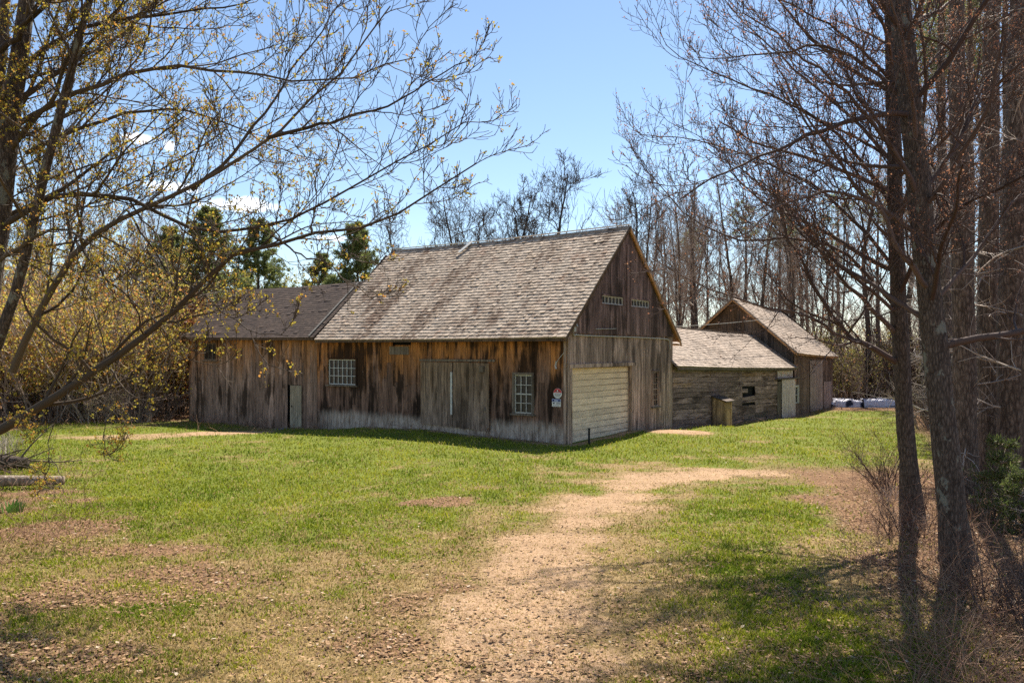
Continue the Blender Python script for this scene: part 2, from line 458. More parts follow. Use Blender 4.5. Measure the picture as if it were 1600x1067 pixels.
def bark(name, a, b, scale=9.0, lichen=0.0):
    t = NT(name); c = t.coord()
    v = t.n('ShaderNodeTexVoronoi'); t.set(v.inputs['Vector'], t.mapped(c, (scale * 1.6, scale * 1.6, scale * .45))); v.feature = 'DISTANCE_TO_EDGE'
    v.inputs['Scale'].default_value = 1.0
    n = t.noise(t.mapped(c, (scale, scale, scale * .3)), 1, 6, .65)
    f = t.math('ADD', t.math('MULTIPLY', n, .6), t.math('MULTIPLY', v.outputs[0], .7))
    col = t.mix(t.rmap(f, .28, .62), a, b)
    if lichen:
        l = t.noise(t.mapped(c, (5, 5, 3.5)), 1, 5, .6)
        col = t.mix(t.math('MULTIPLY', t.rmap(l, .60, .64), lichen), col, (.21, .21, .17))
    t.bump(f, .03, .9)
    return t.done(col, .95)
M['bark'] = bark('grey_brown_bark', (.044, .032, .025), (.17, .13, .103), 18, .8)
M['barkdark'] = bark('dark_bark', (.044, .032, .025), (.16, .12, .095), 18)
M['pinebark'] = bark('pine_bark', (.065, .046, .036), (.24, .18, .14), 11)
def twig(name, a, b):
    t = NT(name); return t.done(t.mix(t.island(), a, b), .8)
M['twig_red'] = twig('reddish_twigs', (.060, .038, .032), (.135, .092, .075))
M['twig_grey'] = twig('grey_twigs', (.12, .09, .072), (.24, .19, .15))
M['twig_left'] = twig('brown_twigs', (.045, .031, .022), (.11, .08, .053))
M['twig_dark'] = twig('dark_twigs', (.045, .036, .032), (.085, .07, .062))
M['twig_far'] = twig('far_twigs', (.24, .175, .135), (.40, .315, .25))
M['twig_pale'] = twig('pale_dead_twigs', (.26, .20, .165), (.50, .42, .35))
def leaf(name, a, b, c3=None, trans=.35):
    t = NT(name); r = t.island()
    col = t.mix(r, a, b)
    if c3: col = t.mix(t.rmap(t.math('FRACT', t.math('MULTIPLY', r, 17.3)), .68, .72), col, c3)
    t.set(t.bsdf.inputs['Base Color'], col); t.bsdf.inputs['Roughness'].default_value = .6
    tr = t.n('ShaderNodeBsdfTranslucent'); t.set(tr.inputs[0], col)
    mx = t.n('ShaderNodeMixShader'); mx.inputs[0].default_value = trans
    t.t.links.new(t.bsdf.outputs[0], mx.inputs[1]); t.t.links.new(tr.outputs[0], mx.inputs[2]); t.t.links.new(mx.outputs[0], t.out.inputs[0])
    return t.m
M['bud_yellow'] = leaf('yellow_green_buds', (.46, .34, .04), (.36, .32, .06), (.46, .23, .05), .55)
M['bud_red'] = leaf('reddish_buds', (.34, .14, .085), (.46, .25, .14), None, .4)
M['leaf_shrub'] = leaf('spring_leaves', (.42, .36, .07), (.54, .40, .08), (.46, .22, .07), .55)
M['leaf_olive'] = leaf('olive_leaves', (.22, .22, .06), (.34, .28, .07), (.26, .15, .07), .45)
M['leaf_gold'] = leaf('golden_spring_leaves', (.34, .28, .055), (.26, .24, .05), None, .45)
M['leaf_rust'] = leaf('rust_leaves', (.20, .075, .035), (.28, .12, .05), None, .4)
M['needle'] = leaf('pine_needles', (.13, .165, .05), (.24, .26, .085), None, .45)
M['needle_low'] = leaf('sapling_needles', (.08, .11, .032), (.15, .17, .05), None, .45)
M['iris'] = leaf('strap_leaves', (.07, .15, .025), (.12, .20, .04), None, .3)

def vcol_mat(name, trans=0.0, rough=.8):
    t = NT(name)
    a = t.n('ShaderNodeVertexColor'); a.layer_name = 'tint'
    t.set(t.bsdf.inputs['Base Color'], a.outputs[0]); t.bsdf.inputs['Roughness'].default_value = rough
    t.bsdf.inputs['Specular IOR Level'].default_value = .15
    if trans:
        tr = t.n('ShaderNodeBsdfTranslucent'); t.set(tr.inputs[0], a.outputs[0])
        mx = t.n('ShaderNodeMixShader'); mx.inputs[0].default_value = trans
        t.t.links.new(t.bsdf.outputs[0], mx.inputs[1]); t.t.links.new(tr.outputs[0], mx.inputs[2]); t.t.links.new(mx.outputs[0], t.out.inputs[0])
    return t.m
M['blade'] = vcol_mat('grass_blades', .4, .7)
M['litter'] = vcol_mat('dead_leaves', .15, .8)

# soil and thatch: zone weights come in as a vertex attribute (r dirt, g litter, b green)
t = NT('lawn_and_soil'); c = t.coord()
a = t.n('ShaderNodeVertexColor'); a.layer_name = 'zones'
s3 = t.n('ShaderNodeSeparateColor'); t.set(s3.inputs[0], a.outputs[0])
n = t.noise(c, 9, 6, .65); n2 = t.noise(c, 38, 4, .7); n3 = t.noise(c, 1.7, 4)
thatch = t.mix(t.rmap(n, .35, .65), (.17, .115, .052), (.34, .245, .115))
green = t.mix(t.rmap(n, .35, .65), (.10, .13, .018), (.18, .195, .034))
dirt = t.mix(t.rmap(n, .3, .7), (.31, .195, .112), (.46, .305, .182))
dirt = t.mix(t.rmap(n2, .6, .7), dirt, (.50, .43, .35))
lit = t.mix(t.rmap(n2, .35, .65), (.12, .066, .038), (.29, .17, .092))
gf = t.rmap(t.math('ADD', s3.outputs[2], t.math('MULTIPLY', t.math('SUBTRACT', n, .5), .8)), .25, .65)
col = t.mix(gf, thatch, green)
lf = t.rmap(t.math('ADD', s3.outputs[1], t.math('MULTIPLY', t.math('SUBTRACT', n, .5), .7)), .3, .75)
col = t.mix(lf, col, lit)
df = t.rmap(t.math('ADD', s3.outputs[0], t.math('MULTIPLY', t.math('SUBTRACT', n, .5), .9)), .3, .8)
col = t.mix(df, col, dirt)
col = t.mix(1.0, col, t.gray(t.rmap(n2, .3, .7, .72, 1.25)), 'MULTIPLY')
col = t.mix(1.0, col, t.gray(t.rmap(n3, .3, .7, .85, 1.12)), 'MULTIPLY')
t.bump(t.math('ADD', n, n2), .04, .9)
t.bsdf.inputs['Specular IOR Level'].default_value = .1
M['ground'] = t.done(col, .95)

# ---------------------------------------------------------------- ground
def warp(n, lo, hi, c, a):
    ulo, uhi = np.arcsinh((lo - c) / a), np.arcsinh((hi - c) / a)
    return c + a * np.sinh(np.linspace(ulo, uhi, n))
gx = warp(330, -700, 700, 0, 9.0); gy = warp(330, -120, 1300, 14, 9.0)
GX, GY = np.meshgrid(gx, gy)
GZ = gz(GX, GY)
dz, lz, grz, wz = zones(GX, GY)
nx, ny = len(gx), len(gy)
ii = (np.arange(ny - 1)[:, None] * nx + np.arange(nx - 1)[None]).ravel()
quads = np.stack([ii, ii + 1, ii + nx + 1, ii + nx], 1)
ground = link(np_mesh('ground', np.stack([GX, GY, GZ], -1).reshape(-1, 3), quads, mat=M['ground'], smooth=True,
                      attr={'zones': np.stack([dz, lz, grz], -1).reshape(-1, 3)}), 'ground')
tag(ground, kind='structure')

# the worn drive is its own thin sheet just above the lawn
tu = []
for i in range(len(TRACK) - 1):
    for k in range(14):
        q = k / 14
        tu.append((TRACK[i][0] * (1 - q) + TRACK[i + 1][0] * q, TRACK[i][1] * (1 - q) + TRACK[i + 1][1] * q, TRACK_W[i] * (1 - q) + TRACK_W[i + 1] * q))
tu = np.array(tu); tu[:, :2] = np.stack([np.convolve(np.pad(tu[:, k], 6, 'edge'), np.ones(13) / 13, 'valid') for k in (0, 1)], 1)
tg = np.gradient(tu[:, :2], axis=0); tg /= np.linalg.norm(tg, axis=1)[:, None]
nrm = np.stack([-tg[:, 1], tg[:, 0]], 1)
m = 14
rows = []
for k in range(m):
    o = (k / (m - 1) - .5) * 2
    wob = 1 + .22 * (fbm(np.arange(len(tu)) * .16 + (0 if o < 0 else 50), np.full(len(tu), 3.0 + (o > 0)), 3, 3) - .5) * 2
    rows.append(tu[:, :2] + nrm * (o * tu[:, 2] * .92 * wob)[:, None])
TR = np.stack(rows, 1)
TZ = gz(TR[..., 0], TR[..., 1]) + .005
d2, l2, g2_, w2 = zones(TR[..., 0], TR[..., 1])
ii = (np.arange(len(tu) - 1)[:, None] * m + np.arange(m - 1)[None]).ravel()
drive = link(np_mesh('dirt_path', np.concatenate([TR, TZ[..., None]], -1).reshape(-1, 3), np.stack([ii, ii + 1, ii + m + 1, ii + m], 1)[:, ::-1], mat=M['ground'], smooth=True,
                     attr={'zones': np.stack([d2, l2, g2_], -1).reshape(-1, 3)}), 'dirt_path')
tag(drive, kind='structure')

def inside_building(x, y, mar=.02):
    lx = (x - CX) * EX[0] + (y - CY) * EX[1]; ly = (x - CX) * EY[0] + (y - CY) * EY[1]
    return ((lx > -21.6 - mar) & (lx < mar) & (ly > -mar) & (ly < 8.1)) | ((lx > -8) & (lx < .06 + mar) & (ly > 0) & (ly < 33))

def screen_scatter(n, rng, ymin=560, ymax=1500, xmin=-500, xmax=2100, p=1.0):
    """ground points spread evenly over the picture (and well past its edges), so density falls with distance"""
    px = rng.uniform(xmin, xmax, n); v = rng.uniform(0, 1, n) ** p
    py = ymin + (ymax - ymin) * v
    Y = CAMH * F / (py - Y0)
    for _ in range(3):
        X = (px - 800) / F * Y
        Y = (CAMH - gz(X, Y)) * F / (py - Y0)
    X = (px - 800) / F * Y
    ok = (Y < 75) & ~inside_building(X, Y)
    return X[ok], Y[ok]

# short lawn grass, blade by blade
rng = rng_of(5)
X, Y = screen_scatter(640000, rng, 575, 1250, -250, 1850)
D, Lt, G, Wd = zones(X, Y)
keep = rng.random(len(X)) < np.clip(.42 + .75 * G, 0, 1) * (1 - .2 * D) * (1 - .6 * Lt) * (1 - .8 * Wd)
X, Y, D, Lt, G = X[keep], Y[keep], D[keep], Lt[keep], G[keep]
N = len(X); Z = gz(X, Y)
dist = np.hypot(X, Y)
h = rng.uniform(.02, .07, N) * (.5 + 1.0 * fbm(X * 2.3, Y * 2.3, 71, 3)) * (1 + .012 * dist) * (.55 + .5 * G) * (1 - .5 * D)
w = rng.uniform(.004, .0075, N) * (.75 + .06 * dist)
az = rng.uniform(0, 2 * np.pi, N); ln = rng.uniform(.2, 1.0, N) * h
fx, fy = np.cos(az), np.sin(az)
b = rng.uniform(0, 2 * np.pi, N)
lx, ly = np.cos(b), np.sin(b)
P = np.zeros((N, 5, 3))
P[:, 0] = np.stack([X - fx * w, Y - fy * w, Z - .01], 1); P[:, 1] = np.stack([X + fx * w, Y + fy * w, Z - .01], 1)
P[:, 2] = np.stack([X - fx * w * .8 + lx * ln * .35, Y - fy * w * .8 + ly * ln * .35, Z + h * .62], 1)
P[:, 3] = np.stack([X + fx * w * .8 + lx * ln * .35, Y + fy * w * .8 + ly * ln * .35, Z + h * .62], 1)
P[:, 4] = np.stack([X + lx * ln, Y + ly * ln, Z + h], 1)
base = np.arange(N)[:, None] * 5
isg = rng.random(N) < np.clip(G * 1.05 + .08, 0, .93) * (1 - .5 * D)
u = np.clip(.45 * rng.random(N) + 1.3 * fbm(X * 1.1, Y * 1.1, 83, 4) - .35, 0, 1)[:, None]
cg = np.array([.105, .165, .010]) * (1 - u) + np.array([.38, .37, .040]) * u
cs = np.array([.30, .21, .08]) * (1 - u) + np.array([.56, .42, .19]) * u
colr = np.where(isg[:, None], cg, cs) * rng.uniform(.8, 1.2, N)[:, None]
grass = link(np_mesh('grass', P.reshape(-1, 3), np.stack([base[:, 0], base[:, 0] + 1, base[:, 0] + 3, base[:, 0] + 2], 1),
                     np.stack([base[:, 0] + 2, base[:, 0] + 3, base[:, 0] + 4], 1), M['blade'], attr={'tint': np.repeat(colr, 5, 0)}), 'grass')
tag(grass, 'short patchy green and straw coloured grass of the lawn', 'grass', kind='stuff')

# fallen leaves
rng = rng_of(6)
X, Y = screen_scatter(230000, rng, 575, 1300, -400, 2000)
D, Lt, G, Wd = zones(X, Y)
keep = rng.random(len(X)) < np.clip(.05 + .50 * Lt + .05 * D + .45 * Wd, 0, 1)
X, Y = X[keep], Y[keep]; N = len(X)
s = rng.uniform(.012, .030, N) * (1 + .018 * np.hypot(X, Y))
az = rng.uniform(0, 2 * np.pi, N); tl = rng.normal(0, .22, N); curl = rng.uniform(-.05, .35, N)
ca, sa = np.cos(az), np.sin(az)
P = np.zeros((N, 6, 3)); Z = gz(X, Y) + rng.uniform(.005, .035, N)
for k, (u0, v0) in enumerate(((-1, -.15), (-.1, -.62), (-.1, .62), (.25, 0.0), (1, .1), (.35, .55))):
    uu, vv = u0 * s, v0 * s
    P[:, k, 0] = X + ca * uu - sa * vv; P[:, k, 1] = Y + sa * uu + ca * vv
    P[:, k, 2] = Z + uu * tl + curl * s * (abs(v0) ** 1.3 * .8 + max(0, u0) * .4)
bi = np.arange(N) * 6
tri = np.concatenate([np.stack([bi, bi + 1, bi + 3], 1), np.stack([bi, bi + 3, bi + 2], 1), np.stack([bi + 1, bi + 4, bi + 3], 1), np.stack([bi + 3, bi + 4, bi + 5], 1), np.stack([bi + 2, bi + 3, bi + 5], 1)])
u = rng.random(N)[:, None]; u2 = rng.random(N)[:, None]
colr = np.array([.18, .10, .052]) * (1 - u) + np.array([.44, .28, .16]) * u
colr = np.where(u2 < .035, np.array([.46, .37, .27]), np.where(u2 < .4, colr * .45, colr))
leaves = link(np_mesh('fallen_leaves', P.reshape(-1, 3), None, tri, M['litter'], attr={'tint': np.repeat(colr, 6, 0)}), 'fallen_leaves')
tag(leaves, 'dry brown and tan leaves strewn over lawn and wood floor', 'leaves', kind='stuff')
# ---------------------------------------------------------------- buildings (all in the barn's frame)
def lerp_pts(pts):
    xs = [p[0] for p in pts]; zs = [p[1] for p in pts]
    return lambda u: float(np.interp(u, xs, zs))
def plane_pt(axis, off, u, d, z):
    """axis 'f': wall facing -y at y=off; 'b': facing +y; 'r': facing +x at x=off; 'l': facing -x.  d = how far proud of the plane"""
    if axis == 'f': return (u, off - d, z)
    if axis == 'b': return (u, off + d, z)
    if axis == 'r': return (off + d, u, z)
    return (off - d, u, z)
def piece(mb, axis, off, u0, u1, zb0, zb1, zt0, zt1, d0, d1):
    q = lambda u, d, z: plane_pt(axis, off, u, d, z)
    mb.hexa([q(u0, d1, zb0), q(u1, d1, zb1), q(u1, d0, zb1), q(u0, d0, zb0), q(u0, d1, zt0), q(u1, d1, zt1), q(u1, d0, zt1), q(u0, d0, zt0)])
def vboards(mb, axis, off, u0, u1, zb, zt, openings, seed, wmin=.16, wmax=.30, th=.024, gap=.008, rough_end=0.0, split=.0):
    rng = rng_of(seed)
    edges = [u0]
    while edges[-1] < u1 - wmin:
        edges.append(min(u1, edges[-1] + rng.uniform(wmin, wmax)))
    if edges[-1] < u1: edges[-1] = u1
    cuts = sorted(set(edges + [o for op in openings for o in op[:2] if u0 < o < u1]))
    for a, b in zip(cuts[:-1], cuts[1:]):
        if b - a < .012: continue
        mid = (a + b) / 2
        segs = [(None, None)]
        ops = sorted([(o[2], o[3]) for o in openings if o[0] - .001 <= mid <= o[1] + .001])
        pr = rng.uniform(0, .012)
        end = rng.uniform(0, rough_end) if rough_end else 0
        if rng.random() < .06: pr += .012
        zcur = None; parts = []
        for (o0, o1) in ops:
            parts.append((zcur, o0)); zcur = o1
        parts.append((zcur, None))
        g = gap * rng.uniform(.4, 1.6) / 2
        for lo, hi in parts:
            b0, b1 = (zb(a) + end, zb(b) + end) if lo is None else (lo, lo)
            t0, t1 = (zt(a), zt(b)) if hi is None else (hi, hi)
            if min(t0 - b0, t1 - b1) < .01:
                if max(t0 - b0, t1 - b1) < .02: continue
                t0, t1 = max(t0, b0 + .002), max(t1, b1 + .002)
            if split and (t0 - b0) > 1.5 and rng.random() < split:
                s_ = rng.uniform(.35, .75); m0 = b0 + (t0 - b0) * s_
                piece(mb, axis, off, a + g, b - g, b0, b1, m0 - .003, m0 - .003, pr, pr + th)
                piece(mb, axis, off, a + g, b - g, m0 + .003, m0 + .003, t0, t1, pr + .004, pr + th + .004)
            else:
                piece(mb, axis, off, a + g, b - g, b0, b1, t0, t1, pr, pr + th)
def backing(mb, axis, off, u0, u1, zb, zt, openings, n=24, d=-.03):
    """added dark sheet that stops sunlight leaking through the board gaps, left open where doors and windows are"""
    cuts = sorted(set(list(np.linspace(u0, u1, n)) + [o for op in openings for o in op[:2]]))
    for a, b in zip(cuts[:-1], cuts[1:]):
        if b - a < 1e-4: continue
        mid = (a + b) / 2; zc = None; parts = []
        for o0, o1 in sorted((o[2], o[3]) for o in openings if o[0] <= mid <= o[1]):
            parts.append((zc, o0)); zc = o1
        parts.append((zc, None))
        for lo, hi in parts:
            b0, b1 = (zb(a), zb(b)) if lo is None else (lo, lo)
            t0, t1 = (zt(a), zt(b)) if hi is None else (hi, hi)
            if min(t0 - b0, t1 - b1) < .002: continue
            piece(mb, axis, off, a, b, b0, b1, t0, t1, d - .012, d)

def shingles(name, parent, mat, e0, e1, r1, r0, rows, wid, seed, sag=0.0, th=.020, thick_deck=.05, lift=.008, cover=None):
    """shingled slope: eave corners e0,e1 and ridge corners r0,r1; every shingle a wedge, on a solid deck"""
    rng = rng_of(seed)
    e0, e1, r1, r0 = map(np.array, (e0, e1, r1, r0))
    n = np.cross(e1 - e0, r0 - e0); n = n / np.linalg.norm(n)
    if n[2] < 0: n = -n
    def S(u, v):
        p = (e0[None] * (1 - u)[:, None] + e1[None] * u[:, None]) * (1 - v)[:, None] + (r0[None] * (1 - u)[:, None] + r1[None] * u[:, None]) * v[:, None]
        s = -sag * np.sin(np.pi * u) * (.4 + .6 * v)
        s = s + .014 * (fbm(u * 7 + seed, v * 5, seed, 2) - .5)
        p[:, 2] += s
        return p
    L = np.linalg.norm(e1 - e0)
    U0, U1, V0, V1, T, SK = [], [], [], [], [], []
    for i in range(rows):
        u = -rng.uniform(0, wid / L)
        while u < 1:
            wv = rng.uniform(.6, 1.4) * wid / L
            a, b = max(0, u), min(1, u + wv)
            if b - a > .004 * wid:
                U0.append(a + .0035 / L); U1.append(b - .0035 / L); V0.append(i / rows + (rng.normal(0, .06)) / rows if i else 0); V1.append(min(1, (i + 1.25) / rows))
                T.append(th * rng.uniform(.7, 1.3) + (rng.random() < .05) * rng.uniform(.01, .02)); SK.append(rng.normal(0, .05) / rows)
            u += wv
    U0, U1, V0, V1, T, SK = map(np.array, (U0, U1, V0, V1, T, SK))
    Nn = len(U0)
    P = np.zeros((Nn, 8, 3))
    vb = np.clip(V0 + SK, 0, 1); vc = np.clip(V0 - SK, 0, 1)
    P[:, 0] = S(U0, vb) + n * .0; P[:, 1] = S(U1, vc)
    P[:, 2] = S(U1, V1); P[:, 3] = S(U0, V1)
    P[:, 4] = P[:, 0] + n * (T + lift)[:, None]; P[:, 5] = P[:, 1] + n * (T + lift)[:, None]
    P[:, 6] = P[:, 2] + n * .003; P[:, 7] = P[:, 3] + n * .003
    bi = np.arange(Nn) * 8
    q = np.concatenate([np.stack([bi + k for k in f], 1) for f in ((4, 5, 6, 7), (0, 1, 5, 4), (1, 2, 6, 5), (3, 0, 4, 7))])
    # deck below
    uu = np.linspace(0, 1, 25)
    lo = [S(uu, np.full(25, v)) - n * .004 for v in (0, .5, 1)]
    D = np.concatenate(lo + [p - n * thick_deck for p in lo])
    off = Nn * 8; dq = []
    for k in range(2):
        for i in range(24):
            a = off + k * 25 + i; b = off + (k + 1) * 25 + i
            dq.append((a, a + 1, b + 1, b)); a2, b2 = a + 75, b + 75; dq.append((a2, b2, b2 + 1, a2 + 1))
    for i in range(24):
        a = off + i; dq.append((a, a + 75, a + 76, a + 1)); a = off + 50 + i; dq.append((a, a + 1, a + 76, a + 75))
    for k in range(2):
        for i in (0, 24):
            a = off + k * 25 + i; dq.append((a, a + 25, a + 100, a + 75))
    return link(np_mesh(name, np.concatenate([P.reshape(-1, 3), D]), np.concatenate([q, np.array(dq)]), None, mat), name, parent)

def window(parent, axis, off, u0, u1, z0, z1, cols, rws, frame_mat, sash_mat, fw=.07, mw=.022, sill=True, name='window', head=False, rot=0, midrail=False):
    """frame set in the opening, with glass, muntins and sill as sub-parts"""
    f = MB()
    for a, b, c, d in ((u0 - fw, u0, z0 - .0, z1 + fw), (u1, u1 + fw, z0, z1 + fw)):
        piece(f, axis, off, a, b, c, c, d, d, -.06, .052)
    piece(f, axis, off, u0, u1, z1, z1, z1 + fw, z1 + fw, -.06, .050)
    piece(f, axis, off, u0, u1, z0, z0, z0 + .015, z0 + .015, -.06, .04)
    fr = f.build(name, M[frame_mat], parent)
    g = MB(); piece(g, axis, off, u0, u1, z0 + .016, z0 + .016, z1 - .001, z1 - .001, -.045, -.036); g.build('glass', M['glass'], fr)
    s = MB(); zz0, zz1 = z0 + .017, z1 - .002
    sw = mw * 1.5
    piece(s, axis, off, u0 + .002, u0 + sw, zz0, zz0, zz1, zz1, -.035, .010); piece(s, axis, off, u1 - sw, u1 - .002, zz0, zz0, zz1, zz1, -.035, .010)
    piece(s, axis, off, u0 + sw, u1 - sw, zz0, zz0, zz0 + sw, zz0 + sw, -.035, .009); piece(s, axis, off, u0 + sw, u1 - sw, zz1 - sw, zz1 - sw, zz1, zz1, -.035, .009)
    for i in range(1, cols):
        u = u0 + sw + (u1 - u0 - 2 * sw) * i / cols
        piece(s, axis, off, u - mw / 2, u + mw / 2, zz0 + sw, zz0 + sw, zz1 - sw, zz1 - sw, -.034, .004)
    for i in range(1, rws):
        zc = zz0 + sw + (zz1 - zz0 - 2 * sw) * i / rws
        m_ = mw * (1.9 if midrail and i == rws // 2 else 1)
        piece(s, axis, off, u0 + sw, u1 - sw, zc - m_ / 2, zc - m_ / 2, zc + m_ / 2, zc + m_ / 2, -.033, .001)
    s.build('muntins', M[sash_mat], fr)
    if sill:
        q = MB(); piece(q, axis, off, u0 - fw - .06, u1 + fw + .06, z0 - .055, z0 - .055, z0 - .003, z0 - .003, .0, .095); q.build('sill', M['trim'], fr)
    return fr

def building(name, label, cat, group=None):
    o = empty(name, (CX, CY, 0), ROT); return tag(o, label, cat, group)

base_f = lerp_pts([(-22, -.36), (-21.6, -.36), (-15.1, -.36), (-12, -.19), (-8, .04), (-6.3, .10), (-6.2, .10), (-3, .02), (-1.5, 0), (0, -.04)])
# ---- main barn
barn = building('barn', 'largest weathered wooden barn with tall shingled roof, cream garage door and two signs', 'barn')
EZ = 3.58                                                     # wall top on the eave sides
W_, RZ = 8.0, 7.56
op_f = [(-11.47, -9.86, 1.67, 2.70), (-2.07, -1.35, .92, 2.23), (-7.85, -6.9, 3.26, 3.56), (-6.15, -3.3, .45, 2.45)]
f_ = MB(); vboards(f_, 'f', 0, -12.2, 0, base_f, lambda u: EZ, op_f, 3, .15, .31, split=.25)
bk = MB(); backing(bk, 'f', 0, -12.2, 0, base_f, lambda u: EZ, op_f)
f_.build('front_wall', M['front'], barn)
base_g = lerp_pts([(0, -.04), (.2, .0), (4.6, .02), (8, -.22)])
op_g = [(.22, 4.4, -.2, 2.46), (2.05, 3.62, 4.66, 4.96), (4.22, 5.72, 4.66, 4.94), (6.15, 6.66, .88, 2.22)]
rake_z = lambda v: EZ + (RZ - .08 - EZ) * (1 - abs(v - 4.0) / 4.0)
g_ = MB(); vboards(g_, 'r', 0, 0, 8.0, base_g, lambda v: min(rake_z(v) - .02, 3.62), op_g[:1] + op_g[3:], 8, .12, .22, split=.1)
backing(bk, 'r', 0, .03, 7.97, base_g, rake_z, op_g)
g_.build('gable_wall', M['gable'], barn)
u_ = MB(); vboards(u_, 'r', .085, .06, 7.94, lambda v: 3.60, lambda v: max(3.602, rake_z(v) - .02), op_g[1:3], 9, .11, .20, rough_end=.02)
u_.build('gable_boards', M['upgable'], barn)
o_ = MB(); vboards(o_, 'l', -12.2, 0, 8, lambda v: -.4, rake_z, [], 10); vboards(o_, 'b', 8.0, -12.2, 0, lambda v: -.5, lambda v: EZ, [], 11)
backing(bk, 'l', -12.2, 0, 8, lambda v: -.4, rake_z, []); backing(bk, 'b', 8, -12.2, 0, lambda v: -.5, lambda v: EZ, [])
o_.build('rear_wall', M['gable'], barn)
bk.build('light_block_sheet', M['dark'], barn)  # added sheets, keep sun from leaking in between the boards
# roof
X0, X1 = -11.93, .23
roof = shingles('roof', barn, M['roof_main'], (X0, -.42, 3.50), (X1, -.42, 3.47), (X1 - .02, 4.0, 7.60), (X0 + .12, 4.0, 7.62), 34, .13, 1, sag=.07)
shingles('roof_slope', roof, M['roof_main'], (X0, 8.42, 3.50), (X1, 8.42, 3.47), (X1 - .02, 4.0, 7.605), (X0 + .12, 4.0, 7.625), 34, .13, 2, sag=.07)
rc = MB(); rc.bar((X0 + .1, 4.0, 7.665), (-6, 4, 7.595), .16, .02); rc.bar((-6.0, 4.0, 7.60), (X1, 4.0, 7.65), .16, .02)
rc.build('ridge_cap', M['metal'], roof)
fl = MB(); fl.bar((-7.12, 3.93, 7.63), (-7.42, 3.40, 7.13), .15, .03, (0, -.7, .7)); fl.build('ridge_flashing', M['whitewood'], roof)
# eave and rake trim
e_ = MB()
e_.bar((X0 + .02, -.385, 3.43), (X1 - .03, -.385, 3.40), .03, .10)
e_.build('fascia', M['rake'], barn)
e_ = MB()
e_.hexa([(X0 + .03, -.36, 3.455), (X1 - .05, -.36, 3.43), (X1 - .05, .02, 3.735), (X0 + .03, .02, 3.755), (X0 + .03, -.36, 3.475), (X1 - .05, -.36, 3.45), (X1 - .05, .02, 3.765), (X0 + .03, .02, 3.785)])
for (ya, za, yb, zb_) in ((-.40, 3.40, 3.99, 7.52), (8.40, 3.40, 4.01, 7.52)):
    e_.hexa([(.075, ya, za), (.20, ya, za), (.20, yb, zb_), (.075, yb, zb_), (.075, ya, za + .04), (.20, ya, za + .04), (.20, yb, zb_ + .04), (.075, yb, zb_ + .04)])
e_.build('soffit', M['soffit'], barn)
e_ = MB()
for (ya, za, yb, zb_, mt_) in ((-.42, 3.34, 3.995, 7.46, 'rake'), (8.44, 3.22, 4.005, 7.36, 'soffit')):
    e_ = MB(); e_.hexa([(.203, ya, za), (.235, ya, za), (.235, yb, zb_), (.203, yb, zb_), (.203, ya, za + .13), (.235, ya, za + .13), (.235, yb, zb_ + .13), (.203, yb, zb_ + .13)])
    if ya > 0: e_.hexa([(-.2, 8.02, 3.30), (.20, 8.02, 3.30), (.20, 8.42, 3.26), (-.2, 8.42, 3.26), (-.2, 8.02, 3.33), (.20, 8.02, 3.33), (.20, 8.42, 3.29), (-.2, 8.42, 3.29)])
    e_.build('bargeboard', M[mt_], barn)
cb = MB(); cb.box(-.11, .0, -.045, -.037, -.02, 3.45); cb.box(.036, .060, -.03, .12, -.02, 3.45); cb.build('corner_board', M['gable'], barn)
gp_ = MB(); gp_.box(.124, .155, 3.86, 4.02, 3.66, 6.9); gp_.build('gable_post', M['upgable'], barn)
# windows
window(barn, 'f', -.03, -11.47, -9.86, 1.67, 2.70, 6, 3, 'front', 'whitewood', fw=.06)
window(barn, 'f', -.03, -2.07, -1.35, .92, 2.23, 3, 4, 'trim', 'sash', fw=.08, midrail=True)
window(barn, 'r', .09, 2.05, 3.62, 4.66, 4.96, 6, 1, 'upgable', 'sash', fw=.05, sill=False)
window(barn, 'r', .09, 4.22, 5.72, 4.66, 4.94, 6, 1, 'upgable', 'sash', fw=.05, sill=False)
window(barn, 'r', .03, 6.15, 6.66, .88, 2.22, 2, 6, 'gable', 'gable', fw=.07, midrail=True)
# sliding doors on the front
for (a, b, zb0, zb1, zt0, zt1, sd) in ((-6.34, -4.80, .34, .30, 2.64, 2.63, 31), (-4.77, -3.12, .29, .22, 2.63, 2.61, 32)):
    d_ = MB(); vboards(d_, 'f', -.075, a, b, lerp_pts([(a, zb0), (b, zb1)]), lerp_pts([(a, zt0), (b, zt1)]), [], sd, .14, .26, rough_end=.03)
    dr = d_.build('sliding_door', M['slider'], barn)
    if sd == 31:
        q = MB(); q.box(-4.86, -4.78, -.145, -.116, .75, 2.28); q.build('edge_strip', M['whitewood'], dr)
    else:
        q = MB(); q.box(-3.24, -3.11, -.145, -.116, .35, 2.60); q.build('edge_strip', M['slider'], dr)
        q = MB(); q.box(-3.32, -3.25, -.155, -.118, .95, 1.08); q.build('latch', M['trim'], dr); q = MB(); q.box(-3.55, -3.34, -.150, -.118, 2.3, 2.5); q.build('patch', M['trim'], dr)
q = MB(); q.box(-6.4, -2.9, -.10, -.04, 2.66, 2.74); q.build('door_track', M['trim'], barn)
q = MB(); q.box(-8.0, -6.99, -.062, -.040, 2.90, 3.21); q.build('patch_board', M['trim'], barn)
q = MB(); q.box(-7.85, -6.9, .05, .06, 3.2, 3.6); q.build('loft_shade_sheet', M['dark'], barn)  # near-black sheet painted as the shade in the loft hole
